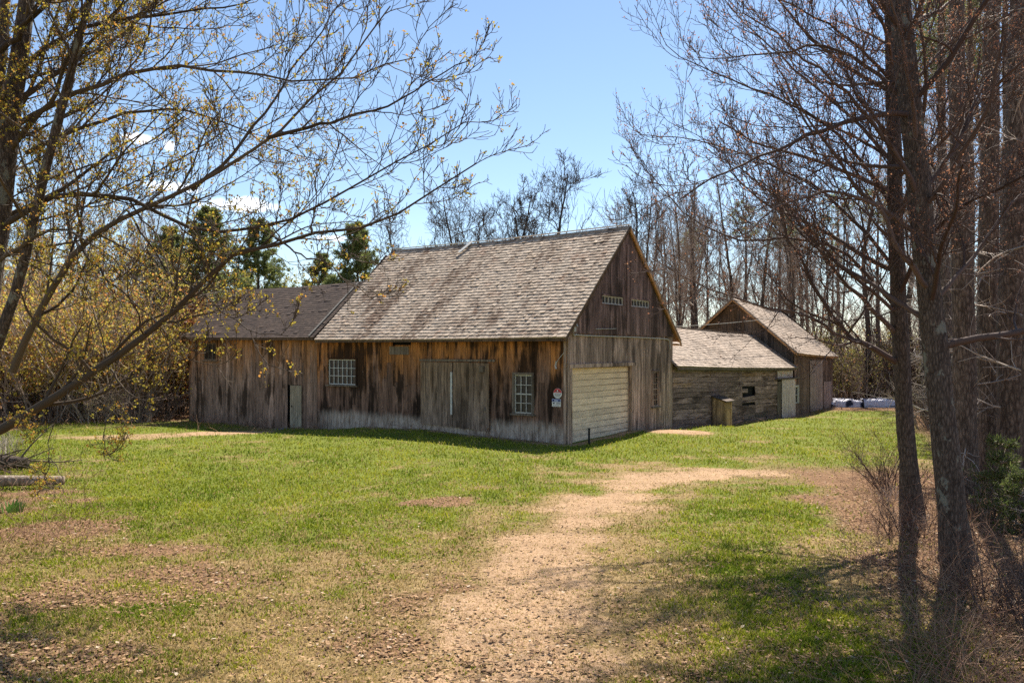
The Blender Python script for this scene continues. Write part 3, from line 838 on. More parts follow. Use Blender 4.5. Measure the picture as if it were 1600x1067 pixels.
# garage door
q = MB(); pz = np.linspace(-.02, 2.46, 13)
rg = rng_of(4)
for a, b in zip(pz[:-1], pz[1:]):
    d = -.10 + rg.uniform(-.003, .003)
    q.hexa([(d, .23, a + .004), (d, 4.39, a + .004 + .02), (d - .03, 4.39, a + .024), (d - .03, .23, a + .004), (d - .006, .23, b - .004), (d - .006, 4.39, b + .002), (d - .03, 4.39, b + .002), (d - .03, .23, b - .004)])
gd = q.build('garage_door', M['garage'], barn)
q = MB(); q.box(-.098, -.072, .30, .44, 1.12, 1.26); q.build('handle', M['black'], gd)
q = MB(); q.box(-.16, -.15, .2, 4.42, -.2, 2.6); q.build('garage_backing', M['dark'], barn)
q = MB(); q.box(-.15, .065, 4.40, 4.52, -.15, 2.50); q.box(-.12, .066, .12, .225, -.1, 2.50); q.box(.038, .075, 4.52, 4.66, -.1, 2.55)
q.hexa([(-.1, .05, 2.47), (.085, .05, 2.47), (.085, 4.68, 2.50), (-.1, 4.68, 2.50), (-.1, .05, 2.60), (.085, .05, 2.60), (.085, 4.68, 2.62), (-.1, 4.68, 2.62)])
q.build('garage_frame', M['gable'], barn)
# service conduit, weatherhead and bits on the gable
q = MB(); q.tube([(.09, .30, 3.57), (.09, .9, 3.55), (.09, 4, 3.55), (.09, 6.8, 3.53), (.09, 7.4, 3.51), (.08, 7.62, 3.42), (.07, 7.66, 3.1)], .022); q.build('conduit', M['wire'], barn)
q = MB(); q.box(.125, .20, .13, .25, 3.66, 3.82); q.tube([(.13, .18, 3.72), (.14, .2, 3.55), (.12, .3, 3.5), (.10, .4, 3.62)], .012); q.tube([(.13, .27, 3.86), (.2, .27, 3.9), (.24, .27, 3.82)], .03); q.build('meter_head', M['wire'], barn)
q = MB(); q.tube([(-.06, -.05, 3.1), (-.1, -.07, 2.95), (-.25, -.07, 2.8), (-.36, -.07, 2.66)], .01); q.tube([(-.36, -.07, 2.7), (-.4, -.075, 2.55), (-.37, -.08, 2.45)], .035); q.build('insulator', M['wire'], barn)

# ---- left addition
left = building('barn_annex', 'lower barn annex with dark brown roof, small grey door and corner floodlight', 'barn')
LT = 3.66; LW = 4.8; LRZ = 6.12
op_l = [(-20.3, -19.3, 2.62, 3.42), (-14.14, -13.2, -.25, 1.60)]
f_ = MB(); vboards(f_, 'f', 0, -21.6, -12.21, base_f, lambda u: LT, op_l, 21, .16, .32, rough_end=.05, split=.3); f_.build('front_wall', M['left'], left)
bk = MB(); backing(bk, 'f', 0, -21.6, -12.21, base_f, lambda u: LT, op_l)
lz = lambda v: LT + (LRZ - .1 - LT) * (1 - abs(v - 2.4) / 2.4)
o_ = MB(); vboards(o_, 'l', -21.6, 0, 4.8, lambda v: -.45, lz, [], 22); vboards(o_, 'b', 4.8, -21.6, -12.21, lambda v: -.45, lambda u: LT, [], 23); o_.build('rear_wall', M['left'], left)
backing(bk, 'l', -21.6, 0, 4.8, lambda v: -.45, lz, []); backing(bk, 'b', 4.8, -21.6, -12.21, lambda v: -.45, lambda u: LT, [])
bk.build('light_block_sheet', M['dark'], left)
rf = shingles('roof', left, M['roof_left'], (-21.78, -.36, 3.72), (-12.05, -.36, 3.60), (-11.9, 2.4, 6.10), (-21.78, 2.4, 6.16), 26, .24, 5, sag=.06, th=.008, lift=.004)
shingles('roof_slope', rf, M['roof_left'], (-21.78, 5.16, 3.70), (-12.25, 5.16, 3.60), (-12.25, 2.4, 6.105), (-21.78, 2.4, 6.165), 26, .24, 6, sag=.06, th=.008, lift=.004)
q = MB(); q.bar((-12.35, -.35, 3.665), (-12.25, 2.3, 6.06), .10, .03, (0, -.7, .7)); q.build('valley_flashing', M['stone'], rf)
e_ = MB(); e_.bar((-21.75, -.33, 3.63), (-12.1, -.33, 3.53), .03, .09)
e_.hexa([(-21.75, -.30, 3.63), (-12.1, -.30, 3.54), (-12.1, .02, 3.82), (-21.75, .02, 3.93), (-21.75, -.30, 3.65), (-12.1, -.30, 3.56), (-12.1, .02, 3.84), (-21.75, .02, 3.95)])
e_.build('fascia', M['rake'], left)
window(left, 'f', -.03, -20.3, -19.3, 2.62, 3.42, 3, 2, 'left', 'trim', fw=.12)
q = MB(); vboards(q, 'f', -.012, -13.95, -13.21, lambda u: -.22, lambda u: 1.58, [], 77, .36, .38, gap=.004)
dd = q.build('door', M['dulldoor'], left); q = MB(); q.box(-13.86, -13.80, -.06, -.036, .65, .72); q.build('handle', M['black'], dd)
q = MB(); q.box(-14.14, -13.2, .10, .11, -.3, 1.62); q.build('doorway_shade_sheet', M['dark'], left)  # near-black sheet stands in for shade behind the annex door
q = MB(); q.hexa([(-14.3, -.75, -.5), (-12.6, -.70, -.5), (-12.6, -.05, -.5), (-14.3, -.05, -.5), (-14.25, -.70, -.27), (-12.7, -.64, -.23), (-12.7, -.05, -.21), (-14.25, -.05, -.25)]); st_ = q.build('doorstep', M['stone'], left)

# ---- low wing behind the gable
wing = building('low_barn_wing', 'long low barn wing of grey horizontal boards with pale shingled roof', 'barn')
wb = lerp_pts([(8, -.24), (14, -.48), (24.4, -.74)]); wt = lerp_pts([(8, 2.44), (24.1, 2.12)])
op_w = [(15.9, 17.8, .58, 1.20), (21.25, 24.0, -.8, 1.5)]
q = MB(); rg = rng_of(40)
vrow = np.cumsum([0] + [rg.uniform(.055, .10) for _ in range(20)]); vrow = vrow[vrow < .96]; vrow = np.append(vrow, 1.0)
for a, b in zip(vrow[:-1], vrow[1:]):
    u = 8.02
    while u < 24.0:
        e = min(24.05, u + rg.uniform(1.4, 4.2))
        cuts = sorted({u, e, *[o for op in op_w for o in op[:2] if u < o < e]})
        for c0, c1 in zip(cuts[:-1], cuts[1:]):
            zz = lambda s, v: wb(s) + (wt(s) - wb(s)) * v
            m_ = (c0 + c1) / 2; skip = False
            lo, hi = (zz(m_, a), zz(m_, b))
            for op in op_w:
                if op[0] <= m_ <= op[1] and not (hi < op[2] or lo > op[3]): skip = True
            if skip or (rg.random() < .012 and a > .2): continue
            pr = rg.uniform(0, .035)
            piece(q, 'r', 0, c0 + .005, c1 - .005, zz(c0, a) + .007, zz(c1, a) + .007 + rg.normal(0, .006), zz(c0, b) - .007, zz(c1, b) - .007 + rg.normal(0, .006), pr, pr + .024)
        u = e
q.build('front_wall', M['wing'], wing)
bk = MB(); backing(bk, 'r', 0, 8.02, 24.05, wb, wt, op_w, 20); bk.build('light_block_sheet', M['dark'], wing); bk = MB(); backing(bk, 'l', -5.0, 8.02, 24.05, lambda v: -.8, wt, [])
bk.build('rear_wall', M['dark'], wing)
rw = shingles('roof', wing, M['roof_wing'], (.32, 7.86, 2.42), (.32, 24.15, 2.10), (-2.38, 24.25, 4.06), (-2.38, 7.9, 4.40), 21, .2, 12, sag=.09)
shingles('roof_slope', rw, M['roof_wing'], (-5.1, 8.05, 2.42), (-5.1, 24.15, 2.10), (-2.38, 24.25, 4.065), (-2.38, 8.05, 4.405), 21, .2, 13, sag=.09)
q = MB(); q.bar((-2.38, 8.05, 4.43), (-2.38, 16, 4.15), .18, .03); q.bar((-2.38, 16, 4.155), (-2.38, 24.2, 4.10), .18, .03); q.build('ridge_cap', M['roof_wing'], rw)
q = MB(); q.bar((.285, 7.9, 2.33), (.285, 24.1, 2.02), .03, .10); q.bar((.06, 8.1, 2.30), (.06, 21.2, 2.03), .035, .22); q.build('fascia', M['trim'], wing)
q = MB(); piece(q, 'r', -.1, 15.9, 17.8, .58, .58, 1.20, 1.20, 0, .012); q.build('window_shade_sheet', M['dark'], wing)  # near-black sheet stands in for the unlit inside of the wing
q = MB(); piece(q, 'r', .0, 16.02, 17.8, .60, .60, .78, .80, -.03, .02); piece(q, 'r', 0, 15.92, 16.8, 1.02, .98, 1.19, 1.19, -.03, .018); q.build('broken_board', M['wing'], wing)
q = MB(); piece(q, 'r', .01, 15.8, 17.9, .50, .50, .57, .57, 0, .05); piece(q, 'r', .01, 15.95, 16.0, .58, .58, 1.2, 1.2, -.08, .02); q.build('window_board', M['wing'], wing)
for (a, b) in ((21.95, 23.12), (23.14, 24.36)):
    q = MB(); vboards(q, 'r', .07, a, b, lerp_pts([(21, -.66), (25, -.74)]), lambda u: 1.47, [], int(a * 10), 1.1, 1.3, gap=.006); q.build('sliding_door', M['greydoor'], wing)
q = MB(); vboards(q, 'r', .03, 21.27, 21.9, lambda u: -.66, lambda u: 1.40, [], 3, .2, .3); q.build('door_panel', M['trim'], wing)
q = MB(); piece(q, 'r', .03, 20.9, 24.9, 1.50, 1.50, 1.56, 1.56, 0, .16); q.build('door_track', M['trim'], wing)
q = MB(); piece(q, 'r', .03, 21.3, 24.0, 1.58, 1.56, 1.98, 1.95, 0, .03); q.build('door_header', M['greydoor'], wing)
q = MB(); piece(q, 'r', -.1, 21.25, 24.0, -.8, -.8, 1.5, 1.5, 0, .012); q.build('doorway_shade_sheet', M['dark'], wing)  # shade behind the wing doors, put in as a near-black sheet

# ---- gabled shed at the far end
shed = building('gabled_shed', 'gabled shed of dark boards at the far end behind the low wing', 'shed')
sb = lerp_pts([(24.4, -.70), (33, -.64)]); st = lerp_pts([(24.4, 2.98), (33, 2.78)])
op_s = [(24.5, 25.1, .05, 1.0), (27.45, 30.1, -.8, 2.5)]
q = MB(); vboards(q, 'r', 0, 24.42, 32.8, sb, st, op_s, 50, .18, .34); q.build('front_wall', M['shed'], shed)
bk = MB(); backing(bk, 'r', 0, 24.42, 32.8, sb, st, op_s)
sz = lambda x: 2.98 + (6.08 - 2.98) * (1 - abs(x + 3.5) / 3.5)
q = MB(); vboards(q, 'f', 24.42, -7.0, -.03, lambda u: 1.5, sz, [], 51, .16, .26); q.build('gable_wall', M['shedgable'], shed)
backing(bk, 'f', 24.42, -7.0, -.03, lambda u: -.7, sz, []); backing(bk, 'b', 32.8, -7, 0, lambda u: -.7, sz, []); backing(bk, 'l', -7.0, 24.42, 32.8, lambda v: -.7, lambda v: 2.9, [])
bk.build('light_block_sheet', M['dark'], shed)
q = MB(); vboards(q, 'b', 32.8, -7, 0, lambda u: -.7, sz, [], 52); q.build('rear_wall', M['shed'], shed)
rs = shingles('roof', shed, M['roof_wing'], (.34, 24.05, 2.93), (.34, 33.0, 2.70), (-3.5, 33.0, 5.90), (-3.5, 24.05, 6.22), 25, .2, 14, sag=.08)
shingles('roof_slope', rs, M['roof_wing'], (-7.34, 24.05, 2.95), (-7.34, 33.0, 2.75), (-3.5, 33.0, 5.905), (-3.5, 24.05, 6.225), 25, .2, 15, sag=.08)
q = MB()
for xa, xb in ((.30, -3.49), (-7.30, -3.51)):
    q.hexa([(xa, 24.07, 2.76), (xa, 24.10, 2.76), (xb, 24.10, 6.02), (xb, 24.07, 6.02), (xa, 24.07, 2.92), (xa, 24.10, 2.92), (xb, 24.10, 6.18), (xb, 24.07, 6.18)])
    q.hexa([(xa, 24.11, 2.84), (xa, 24.38, 2.84), (xb, 24.38, 6.10), (xb, 24.11, 6.10), (xa, 24.11, 2.87), (xa, 24.38, 2.87), (xb, 24.38, 6.13), (xb, 24.11, 6.13)])
q.build('bargeboard', M['soffit'], shed)
q = MB(); q.bar((.31, 24.1, 2.86), (.31, 32.95, 2.63), .03, .09); q.build('fascia', M['soffit'], shed)
for (a, b) in ((27.45, 28.75), (28.77, 30.15)):
    q = MB(); vboards(q, 'r', .05, a, b, lambda u: -.60, lambda u: 2.5, [], int(a * 7), .28, .45, gap=.006); q.build('barn_door', M['purpledoor'], shed)
q = MB(); piece(q, 'r', -.1, 27.4, 30.2, -.7, -.7, 2.5, 2.5, 0, .012); q.build('doorway_shade_sheet', M['dark'], shed)  # shade behind the shed doors, put in as a near-black sheet
q = MB(); vboards(q, 'r', .03, 30.6, 32.4, lambda u: -.62, lambda u: 1.1, [], 8, .3, .4, gap=.006); q.build('lower_boards', M['purpledoor'], shed)
window(shed, 'r', .02, 24.5, 25.1, .05, 1.0, 1, 2, 'whitewood', 'whitewood', fw=.08, sill=False)

# ---------------------------------------------------------------- smaller things about the barn
def local_thing(name, label, cat, x, y, z, group=None):
    X, Y = loc2w(x, y); o = empty(name, (X, Y, z), ROT); return tag(o, label, cat, group)
# round warning sign
s_ = local_thing('round_sign', 'round red and white warning sign nailed near the barn corner', 'sign', -.325, -.06, 1.65)
def disc(mb, r, y0, y1, lo=-9, hi=9, n=40):
    pts = [(r * math.cos(a), r * math.sin(a)) for a in np.linspace(0, 2 * math.pi, n, endpoint=False)]
    pts = [(x, min(hi, max(lo, z))) for x, z in pts]
    k = len(pts)
    mb.add([(x, y0, z) for x, z in pts] + [(x, y1, z) for x, z in pts], [tuple(range(k)), tuple(range(2 * k - 1, k - 1, -1))] + [(i, i + k, (i + 1) % k + k, (i + 1) % k) for i in range(k)])
q = MB(); disc(q, .165, -.003, .008); q.build('sign_plate', M['signwhite'], s_)
q = MB(); disc(q, .158, -.008, -.004, lo=.02); q.build('red_band', M['signred'], s_)
q = MB()
q.add([(-.10, -.010, .05), (-.035, -.010, .05), (-.035, -.010, .115)], [(0, 1, 2)]); q.add([(.10, -.010, .05), (.035, -.010, .05), (.035, -.010, .115)], [(0, 2, 1)])
for (a, b, z) in ((-.12, .12, -.025), (-.105, .105, -.055), (-.075, .08, -.09)):
    x = a
    while x < b: q.box(x, x + .026, -.006, -.0035, z - .008, z + .006); x += .036
q.build('lettering', M['signdark'], s_)
q = MB(); q.box(-.022, .022, -.012, -.0085, .055, .085); disc2 = q; q.add([(-.03, -.012, .085), (.03, -.012, .085), (0, -.012, .125)], [(0, 1, 2)])
for k in range(7): q.box(-.10 + k * .03, -.082 + k * .03, -.010, -.0085, .028, .042)
q.build('sign_emblem', M['signwhite'], s_)
# rectangular sign
s_ = local_thing('camera_sign', 'rectangular blue and white notice below the round sign', 'sign', -.375, -.06, 1.34)
q = MB(); q.box(-.17, .17, -.003, .008, -.125, .125); q.build('sign_plate', M['signwhite'], s_)
q = MB(); q.box(-.163, .163, -.007, -.0035, .035, .118); q.build('blue_band', M['signblue'], s_)
q = MB(); q.box(-.135, -.085, -.010, -.0075, .05, .10); q.box(.085, .135, -.010, -.0075, .05, .10)
q.hexa([(-.135, -.006, -.035), (-.055, -.006, -.035), (-.055, -.0035, -.035), (-.135, -.0035, -.035), (-.12, -.006, .005), (-.075, -.006, .012), (-.075, -.0035, .012), (-.12, -.0035, .005)])
for z in (.01, -.015, -.04): 
    for k in range(4): q.box(.0 + k * .036, .026 + k * .036, -.006, -.0035, z - .007, z + .005)
for k in range(6): q.box(-.12 + k * .04, -.09 + k * .04, -.006, -.0035, -.095, -.080)
q.build('lettering', M['signdark'], s_)
q = MB()
for k in range(4): q.box(-.07 + k * .037, -.043 + k * .037, -.010, -.0075, .062, .092)
q.build('sign_lettering', M['signwhite'], s_)
# post beside the garage door
X, Y = loc2w(.62, .35)
q = MB(); z0 = float(gz(X, Y)); q.tube([(0, 0, -.1), (0, 0, .50)], .035, 8); q.tube([(0, 0, .50), (0, 0, .53)], [.045, .03], 8)
o = q.build('bollard', M['black']); o.location = (X, Y, z0); tag(o, 'short black pipe post at the foot of the garage door', 'post')
# floodlight at the annex corner
s_ = local_thing('floodlight', 'small black floodlight above the annex corner eave', 'light', -21.35, -.30, 3.80)
q = MB(); q.box(-.24, .24, -.22, .06, .14, .34); q.build('lamp_housing', M['black'], s_)
q = MB(); q.box(-.20, .20, -.235, -.222, .17, .31); q.build('lens', M['glass'], s_)
q = MB(); q.tube([(-.12, 0, -.35), (-.12, 0, .16)], .03, 6); q.box(-.18, -.06, -.05, .1, -.40, -.3); q.build('bracket', M['black'], s_)
# little roofed cabinet against the wing
wx = .62; s0, s1 = 11.9, 13.1
zb_ = float(gz(*loc2w(wx, 12.5)))
s_ = local_thing('wooden_cabinet', 'narrow wooden lean-to cabinet against the grey wing wall', 'cabinet', .06, 12.5, zb_)
q = MB(); vboards(q, 'r', .55, -.42, .42, lambda u: -.08, lambda u: 1.16, [], 5, .15, .25); vboards(q, 'f', -.42, .02, .55, lambda u: -.08, lambda u: 1.34 - .3 * u, [], 6, .15, .25)
vboards(q, 'b', .42, .02, .55, lambda u: -.08, lambda u: 1.34 - .3 * u, [], 7, .15, .25); q.build('cabinet_body', M['cabinet'], s_)
for a_ in (-.40, .23):
    q = MB(); q.box(.575, .615, a_, a_ + .17, -.05, 1.12); q.build('corner_post', M['cabinet'], s_)
q = MB(); q.hexa([(-.03, -.50, 1.37), (.70, -.50, 1.14), (.70, .50, 1.14), (-.03, .50, 1.37), (-.03, -.50, 1.42), (.70, -.50, 1.19), (.70, .50, 1.19), (-.03, .50, 1.42)]); cr = q.build('roof', M['roof_left'], s_)
q = MB(); q.box(.702, .72, -.50, .50, 1.14, 1.19); q.build('roof_edge', M['trim'], cr)
# overhead cable barn -> shed
def sag_line(a, b, s, n=16):
    a, b = np.array(a), np.array(b); u = np.linspace(0, 1, n)[:, None]
    p = a * (1 - u) + b * u; p[:, 2] -= s * 4 * (u[:, 0] * (1 - u[:, 0])); return [tuple(x) for x in p]
pa = (*loc2w(.18, 1.55), 3.78); pb = (*loc2w(-.9, 24.0), 4.98); pb2 = (*loc2w(.18, 24.02), 2.9)
q = MB(); q.tube(sag_line(pa, pb, .12), .012, 5); o = q.build('overhead_cable', M['wire']); tag(o, 'pale cable strung from the barn gable to the far shed', 'cable')
# tarp covered stack
tx, ty, _ = gp(1346, 635)
s_ = tag(empty('tarp_covered_stack', (tx, ty, float(gz(tx, ty))), -.06), 'long low stack under a silver and dark tarp beyond the sheds', 'tarp')
un, vn = 60, 14
U, V = np.meshgrid(np.linspace(0, 1, un), np.linspace(0, 1, vn))
prof_y = np.interp(V, [0, .3, .7, 1], [-.75, -.62, .62, .75]); prof_z = np.interp(V, [0, .3, .7, 1], [-.02, .42, .50, -.02])
xx = (U - .5) * 4.3
hh = 1 + .22 * (fbm(U * 9, V * 2, 8, 3) - .5) * 2 - .25 * np.exp(-((U - .46) / .02) ** 2) - .5 * sstep(.12, 0, U)
P = np.stack([xx, prof_y + .08 * (fbm(U * 12, V * 3, 9, 2) - .5), prof_z * hh + .02], -1)
ii = (np.arange(vn - 1)[:, None] * un + np.arange(un - 1)[None]).ravel()
link(np_mesh('tarp', P.reshape(-1, 3), np.stack([ii, ii + 1, ii + un + 1, ii + un], 1), None, M['tarp'], True), 'tarp', s_)
q = MB(); q.tube([(-.15, -.80, .02), (-.16, -.68, .46), (-.17, .68, .52), (-.15, .8, .02)], .05, 6); q.build('tie_strap', M['black'], s_)
q = MB(); q.box(-2.1, 2.1, -.72, -.60, -.1, .10); q.box(-2.1, 2.1, .60, .72, -.1, .10); q.build('timber_bearer', M['trim'], s_)
#==PART3==
# ---------------------------------------------------------------- trees and shrubs: branch generator
def nrmz(v): return v / np.maximum(np.linalg.norm(v, axis=-1, keepdims=True), 1e-9)
def tubes(P, R, sides):
    """P (N,K,3) polylines with radii R (N,K) -> vertices, quads"""
    N, K, _ = P.shape
    T = np.empty_like(P); T[:, 1:-1] = P[:, 2:] - P[:, :-2]; T[:, 0] = P[:, 1] - P[:, 0]; T[:, -1] = P[:, -1] - P[:, -2]
    T = nrmz(T)
    d = nrmz(P[:, -1] - P[:, 0])
    ref = np.where(np.abs(d[:, 2:3]) > .8, np.array([[1., .2, 0]]), np.array([[.1, .05, 1.]]))
    U = nrmz(np.cross(T, ref[:, None, :])); V = np.cross(T, U)
    a = np.arange(sides) * 2 * np.pi / sides
    ring = U[:, :, None] * np.cos(a)[None, None, :, None] + V[:, :, None] * np.sin(a)[None, None, :, None]
    W = P[:, :, None] + ring * R[:, :, None, None]
    idx = np.arange(N * K * sides).reshape(N, K, sides)
    A = idx[:, :-1]; B = idx[:, 1:]
    q = np.stack([A, np.roll(A, -1, 2), np.roll(B, -1, 2), B], -1).reshape(-1, 4)
    return W.reshape(-1, 3), q
class Geo:
    def __init__(s): s.V = []; s.Q = []; s.n = 0
    def add(s, V, Q):
        s.V.append(V); s.Q.append(Q + s.n); s.n += len(V)
    def tubes(s, P, R, sides): s.add(*tubes(P, R, sides))
    def mesh(s, name, mat, smooth=True): return np_mesh(name, np.concatenate(s.V), np.concatenate(s.Q), None, mat, smooth)
    def tris(s): return s.n
def resample(pts, K):
    pts = np.asarray(pts, float); d = np.r_[0, np.cumsum(np.linalg.norm(np.diff(pts, axis=0), axis=1))]
    u = np.linspace(0, d[-1], K); lin = np.stack([np.interp(u, d, pts[:, i]) for i in range(pts.shape[1])], 1)
    if K > 5:      # soften the corners
        l2 = lin.copy(); l2[1:-1] = .25 * lin[:-2] + .5 * lin[1:-1] + .25 * lin[2:]; lin = l2
    return lin
def grow(P, R, counts, t0, t1, ang, angsd, lenfn, K, rng, up=0.0, wig=.12, rr=.6, rmin=.004, out=None, outw=0.0, updir=(0, 0, 1), tier=0):
    """children of the polylines P: returns their polylines and radii"""
    N, Kp, _ = P.shape
    counts = np.broadcast_to(np.asarray(counts), (N,)).astype(int)
    par = np.repeat(np.arange(N), counts); M_ = len(par)
    if M_ == 0: return np.zeros((0, K, 3)), np.zeros((0, K))
    first = np.concatenate([[0], np.cumsum(counts)[:-1]]); k = np.arange(M_) - first[par]
    tt = t0 + (t1 - t0) * (k + rng.random(M_)) / counts[par]
    if tier: tt = t0 + (t1 - t0) * (np.floor(k / tier) + .18 * rng.random(M_)) / np.ceil(counts[par] / tier)
    f = tt * (Kp - 1); i = np.minimum(f.astype(int), Kp - 2); w = (f - i)[:, None]
    pos = P[par, i] * (1 - w) + P[par, i + 1] * w
    T = nrmz(P[par, i + 1] - P[par, i]); r0 = R[par, i] * (1 - w[:, 0]) + R[par, i + 1] * w[:, 0]
    a = rng.random(N)[par] * 6.28 + k * 2.39996 + rng.normal(0, .35, M_)
    ref = np.where(np.abs(T[:, 2:3]) > .9, np.array([[1., 0, 0]]), np.array([[0, 0, 1.]]))
    U = nrmz(np.cross(T, ref)); V = np.cross(T, U)
    th = np.radians(rng.normal(ang, angsd, M_))[:, None]
    side = U * np.cos(a)[:, None] + V * np.sin(a)[:, None]
    if outw: side = nrmz(side + outw * np.asarray(out))
    d = nrmz(T * np.cos(th) + side * np.sin(th))
    plen = np.linalg.norm(np.diff(P, axis=1), axis=2).sum(1)[par]
    L = lenfn(tt, plen, rng.random(M_))
    seg = (L / (K - 1))[:, None]
    Q = np.empty((M_, K, 3)); Q[:, 0] = pos
    upv = np.asarray(updir, float)
    for j in range(1, K):
        d = nrmz(d + upv * up / (K - 1) * 2 + rng.normal(0, wig, (M_, 3)))
        Q[:, j] = Q[:, j - 1] + d * seg
    rs = np.maximum(np.minimum(np.minimum(r0 * .92, r0 * rr * (.7 + .5 * rng.random(M_))), L * .0125 + rmin * .6), rmin)[:, None]
    taper = np.linspace(1, .22, K)[None] ** .9
    return Q, np.maximum(rs * taper, rmin * .75)
def cards(pos, n, size, rng, spread=.03, up=0.0, slim=.45):
    """n little pointed leaves round each position"""
    M_ = len(pos) * n
    p = np.repeat(pos, n, 0) + rng.normal(0, spread, (M_, 3))
    d = nrmz(rng.normal(0, 1, (M_, 3)) + np.array([0, 0, up])); e = nrmz(np.cross(d, rng.normal(0, 1, (M_, 3))))
    nn = np.cross(d, e)
    s = (size * rng.uniform(.6, 1.35, M_))[:, None]
    V = np.stack([p, p + d * s * .5 + e * s * slim + nn * s * .12, p + d * s, p + d * s * .5 - e * s * slim + nn * s * .12], 1)
    i = np.arange(M_)[:, None] * 4 + np.arange(4)[None]
    return V.reshape(-1, 3), i
def along(P, n, rng, t0=.3):
    """random points along polylines"""
    N, K, _ = P.shape
    par = np.repeat(np.arange(N), n); f = (t0 + (1 - t0) * rng.random(len(par))) * (K - 1); i = np.minimum(f.astype(int), K - 2); w = (f - i)[:, None]
    return P[par, i] * (1 - w) + P[par, i + 1] * w
def roughen(V, amt, seed):
    n = fbm(V[:, 0] * 9 + V[:, 1] * 7, V[:, 2] * 2.2, seed, 3) - .5
    c = V.copy(); c[:, 0] += n * amt; c[:, 1] += (fbm(V[:, 1] * 9 - V[:, 0] * 7, V[:, 2] * 2.2, seed + 9, 3) - .5) * amt; return c
def put_tree(name, meshes, loc, rz=0.0, scale=1.0, label=None, cat='tree', group=None):
    """meshes: list of (part name, mesh). One thing with its parts."""
    o = empty(name, loc, rz, scale)
    for n_, me in meshes: link(me, n_, o)
    return tag(o, label, cat, group)
def rebase(pl, base): return pl - np.asarray(base)

# ---- big foreground trees, their trunks and main limbs following the photograph, at real depths
def traced(px_pts, K):
    """pixel polyline with a depth per point -> world polyline"""
    return resample([at(*p) for p in px_pts], K)
def big_tree(name, label, trunk_px, r_pts, limbs, seed, barkm, twigm, n_limb, limb_len, z_rng, twig_r=.0045, foliage=None, cat='tree', aim=None, sub=(9, 6, 4), extra_trunks=(), leaf=(2, .05), up=.35, limb_up=.22, limb_ang=58, t_r=(.25, 1.0)):
    rng = rng_of(seed)
    tp = traced(trunk_px, 26)
    base = np.array([tp[0, 0], tp[0, 1], float(gz(tp[0, 0], tp[0, 1]))])
    tp[0, 2] = base[2] - .15
    R = np.interp(np.linspace(0, 1, 26), np.linspace(0, 1, len(r_pts)), r_pts)
    R[0] *= 1.55; R[1] *= 1.15
    g = Geo(); V, Q = tubes(tp[None], R[None], 14); g.add(roughen(V, .05, seed) - base, Q)
    trunks = [(tp, R)]
    for ex, rr in extra_trunks:
        ep = traced(ex, 26); er = np.interp(np.linspace(0, 1, 26), np.linspace(0, 1, len(rr)), rr)
        V, Q = tubes(ep[None], er[None], 10); g.add(roughen(V, .04, seed + 3) - base, Q); trunks.append((ep, er))
    c = Geo()
    L1P, L1R = [], []
    for lp, ra, rb in limbs:
        q = traced(lp, 16); q[2:-1] += rng.normal(0, .02, q[2:-1].shape)
        L1P.append(q); L1R.append(np.linspace((ra * .76) ** .5, (rb * .8) ** .5, 16) ** 2)
    for (ep, er) in trunks:
        out = np.array(aim if aim is not None else (0, 0, 0), float)
        Qp, Qr = grow(ep[None], er[None], n_limb, t_r[0], t_r[1], limb_ang, 12, lambda t, pl, r: limb_len * (1.15 - .6 * t) * (.6 + .6 * r), 16, rng, up=limb_up, wig=.07, rr=.34, rmin=.014, out=out, outw=.9 if aim is not None else 0)
        L1P += list(Qp); L1R += list(Qr)
    P1, R1 = np.array(L1P), np.array(L1R)
    c.tubes(P1 - base, R1, 7)
    len1 = np.linalg.norm(np.diff(P1, axis=1), axis=2).sum(1)
    P2, R2 = grow(P1, R1, np.maximum(3, (len1 * sub[0] / 3).astype(int)), .12, 1, 42, 14, lambda t, pl, r: np.minimum(pl, 4.6) * .36 * (1.12 - .65 * t) * (.5 + .9 * r) + .12, 11, rng, up=up, wig=.13, rr=.5, rmin=twig_r * 1.5)
    c.tubes(P2 - base, R2, 5)
    P3, R3 = grow(P2, R2, sub[1], .10, 1, 40, 12, lambda t, pl, r: pl * .34 * (1.15 - .6 * t) * (.5 + .9 * r) + .06, 7, rng, up=up, wig=.14, rr=.55, rmin=twig_r * 1.15)
    c.tubes(P3 - base, R3, 3)
    P4, R4 = grow(P3, R3, sub[2], .15, 1, 42, 13, lambda t, pl, r: pl * .36 * (1.1 - .5 * t) * (.5 + .9 * r) + .04, 4, rng, up=up, wig=.16, rr=.6, rmin=twig_r)
    c.tubes(P4 - base, R4, 3)
    parts = [('trunk', g.mesh('trunk', barkm)), ('crown', c.mesh('crown', twigm))]
    if foliage is not None:
        dd_ = np.linalg.norm(P4[:, -1, :2] - tp[-14, :2], axis=1); ends = np.concatenate([P4[rng.random(len(P4)) < np.clip(.85 - .125 * dd_, .10, .7), -1], P3[rng.random(len(P3)) < .45, -1]]); V, Q = cards(ends, leaf[0], leaf[1], rng, .016, .8)
        parts.append(('leaves', np_mesh('leaves', V - base, Q, None, foliage, False)))
    print(name, sum(len(m.polygons) for _, m in parts))
    return put_tree(name, parts, tuple(base), label=label, cat=cat)

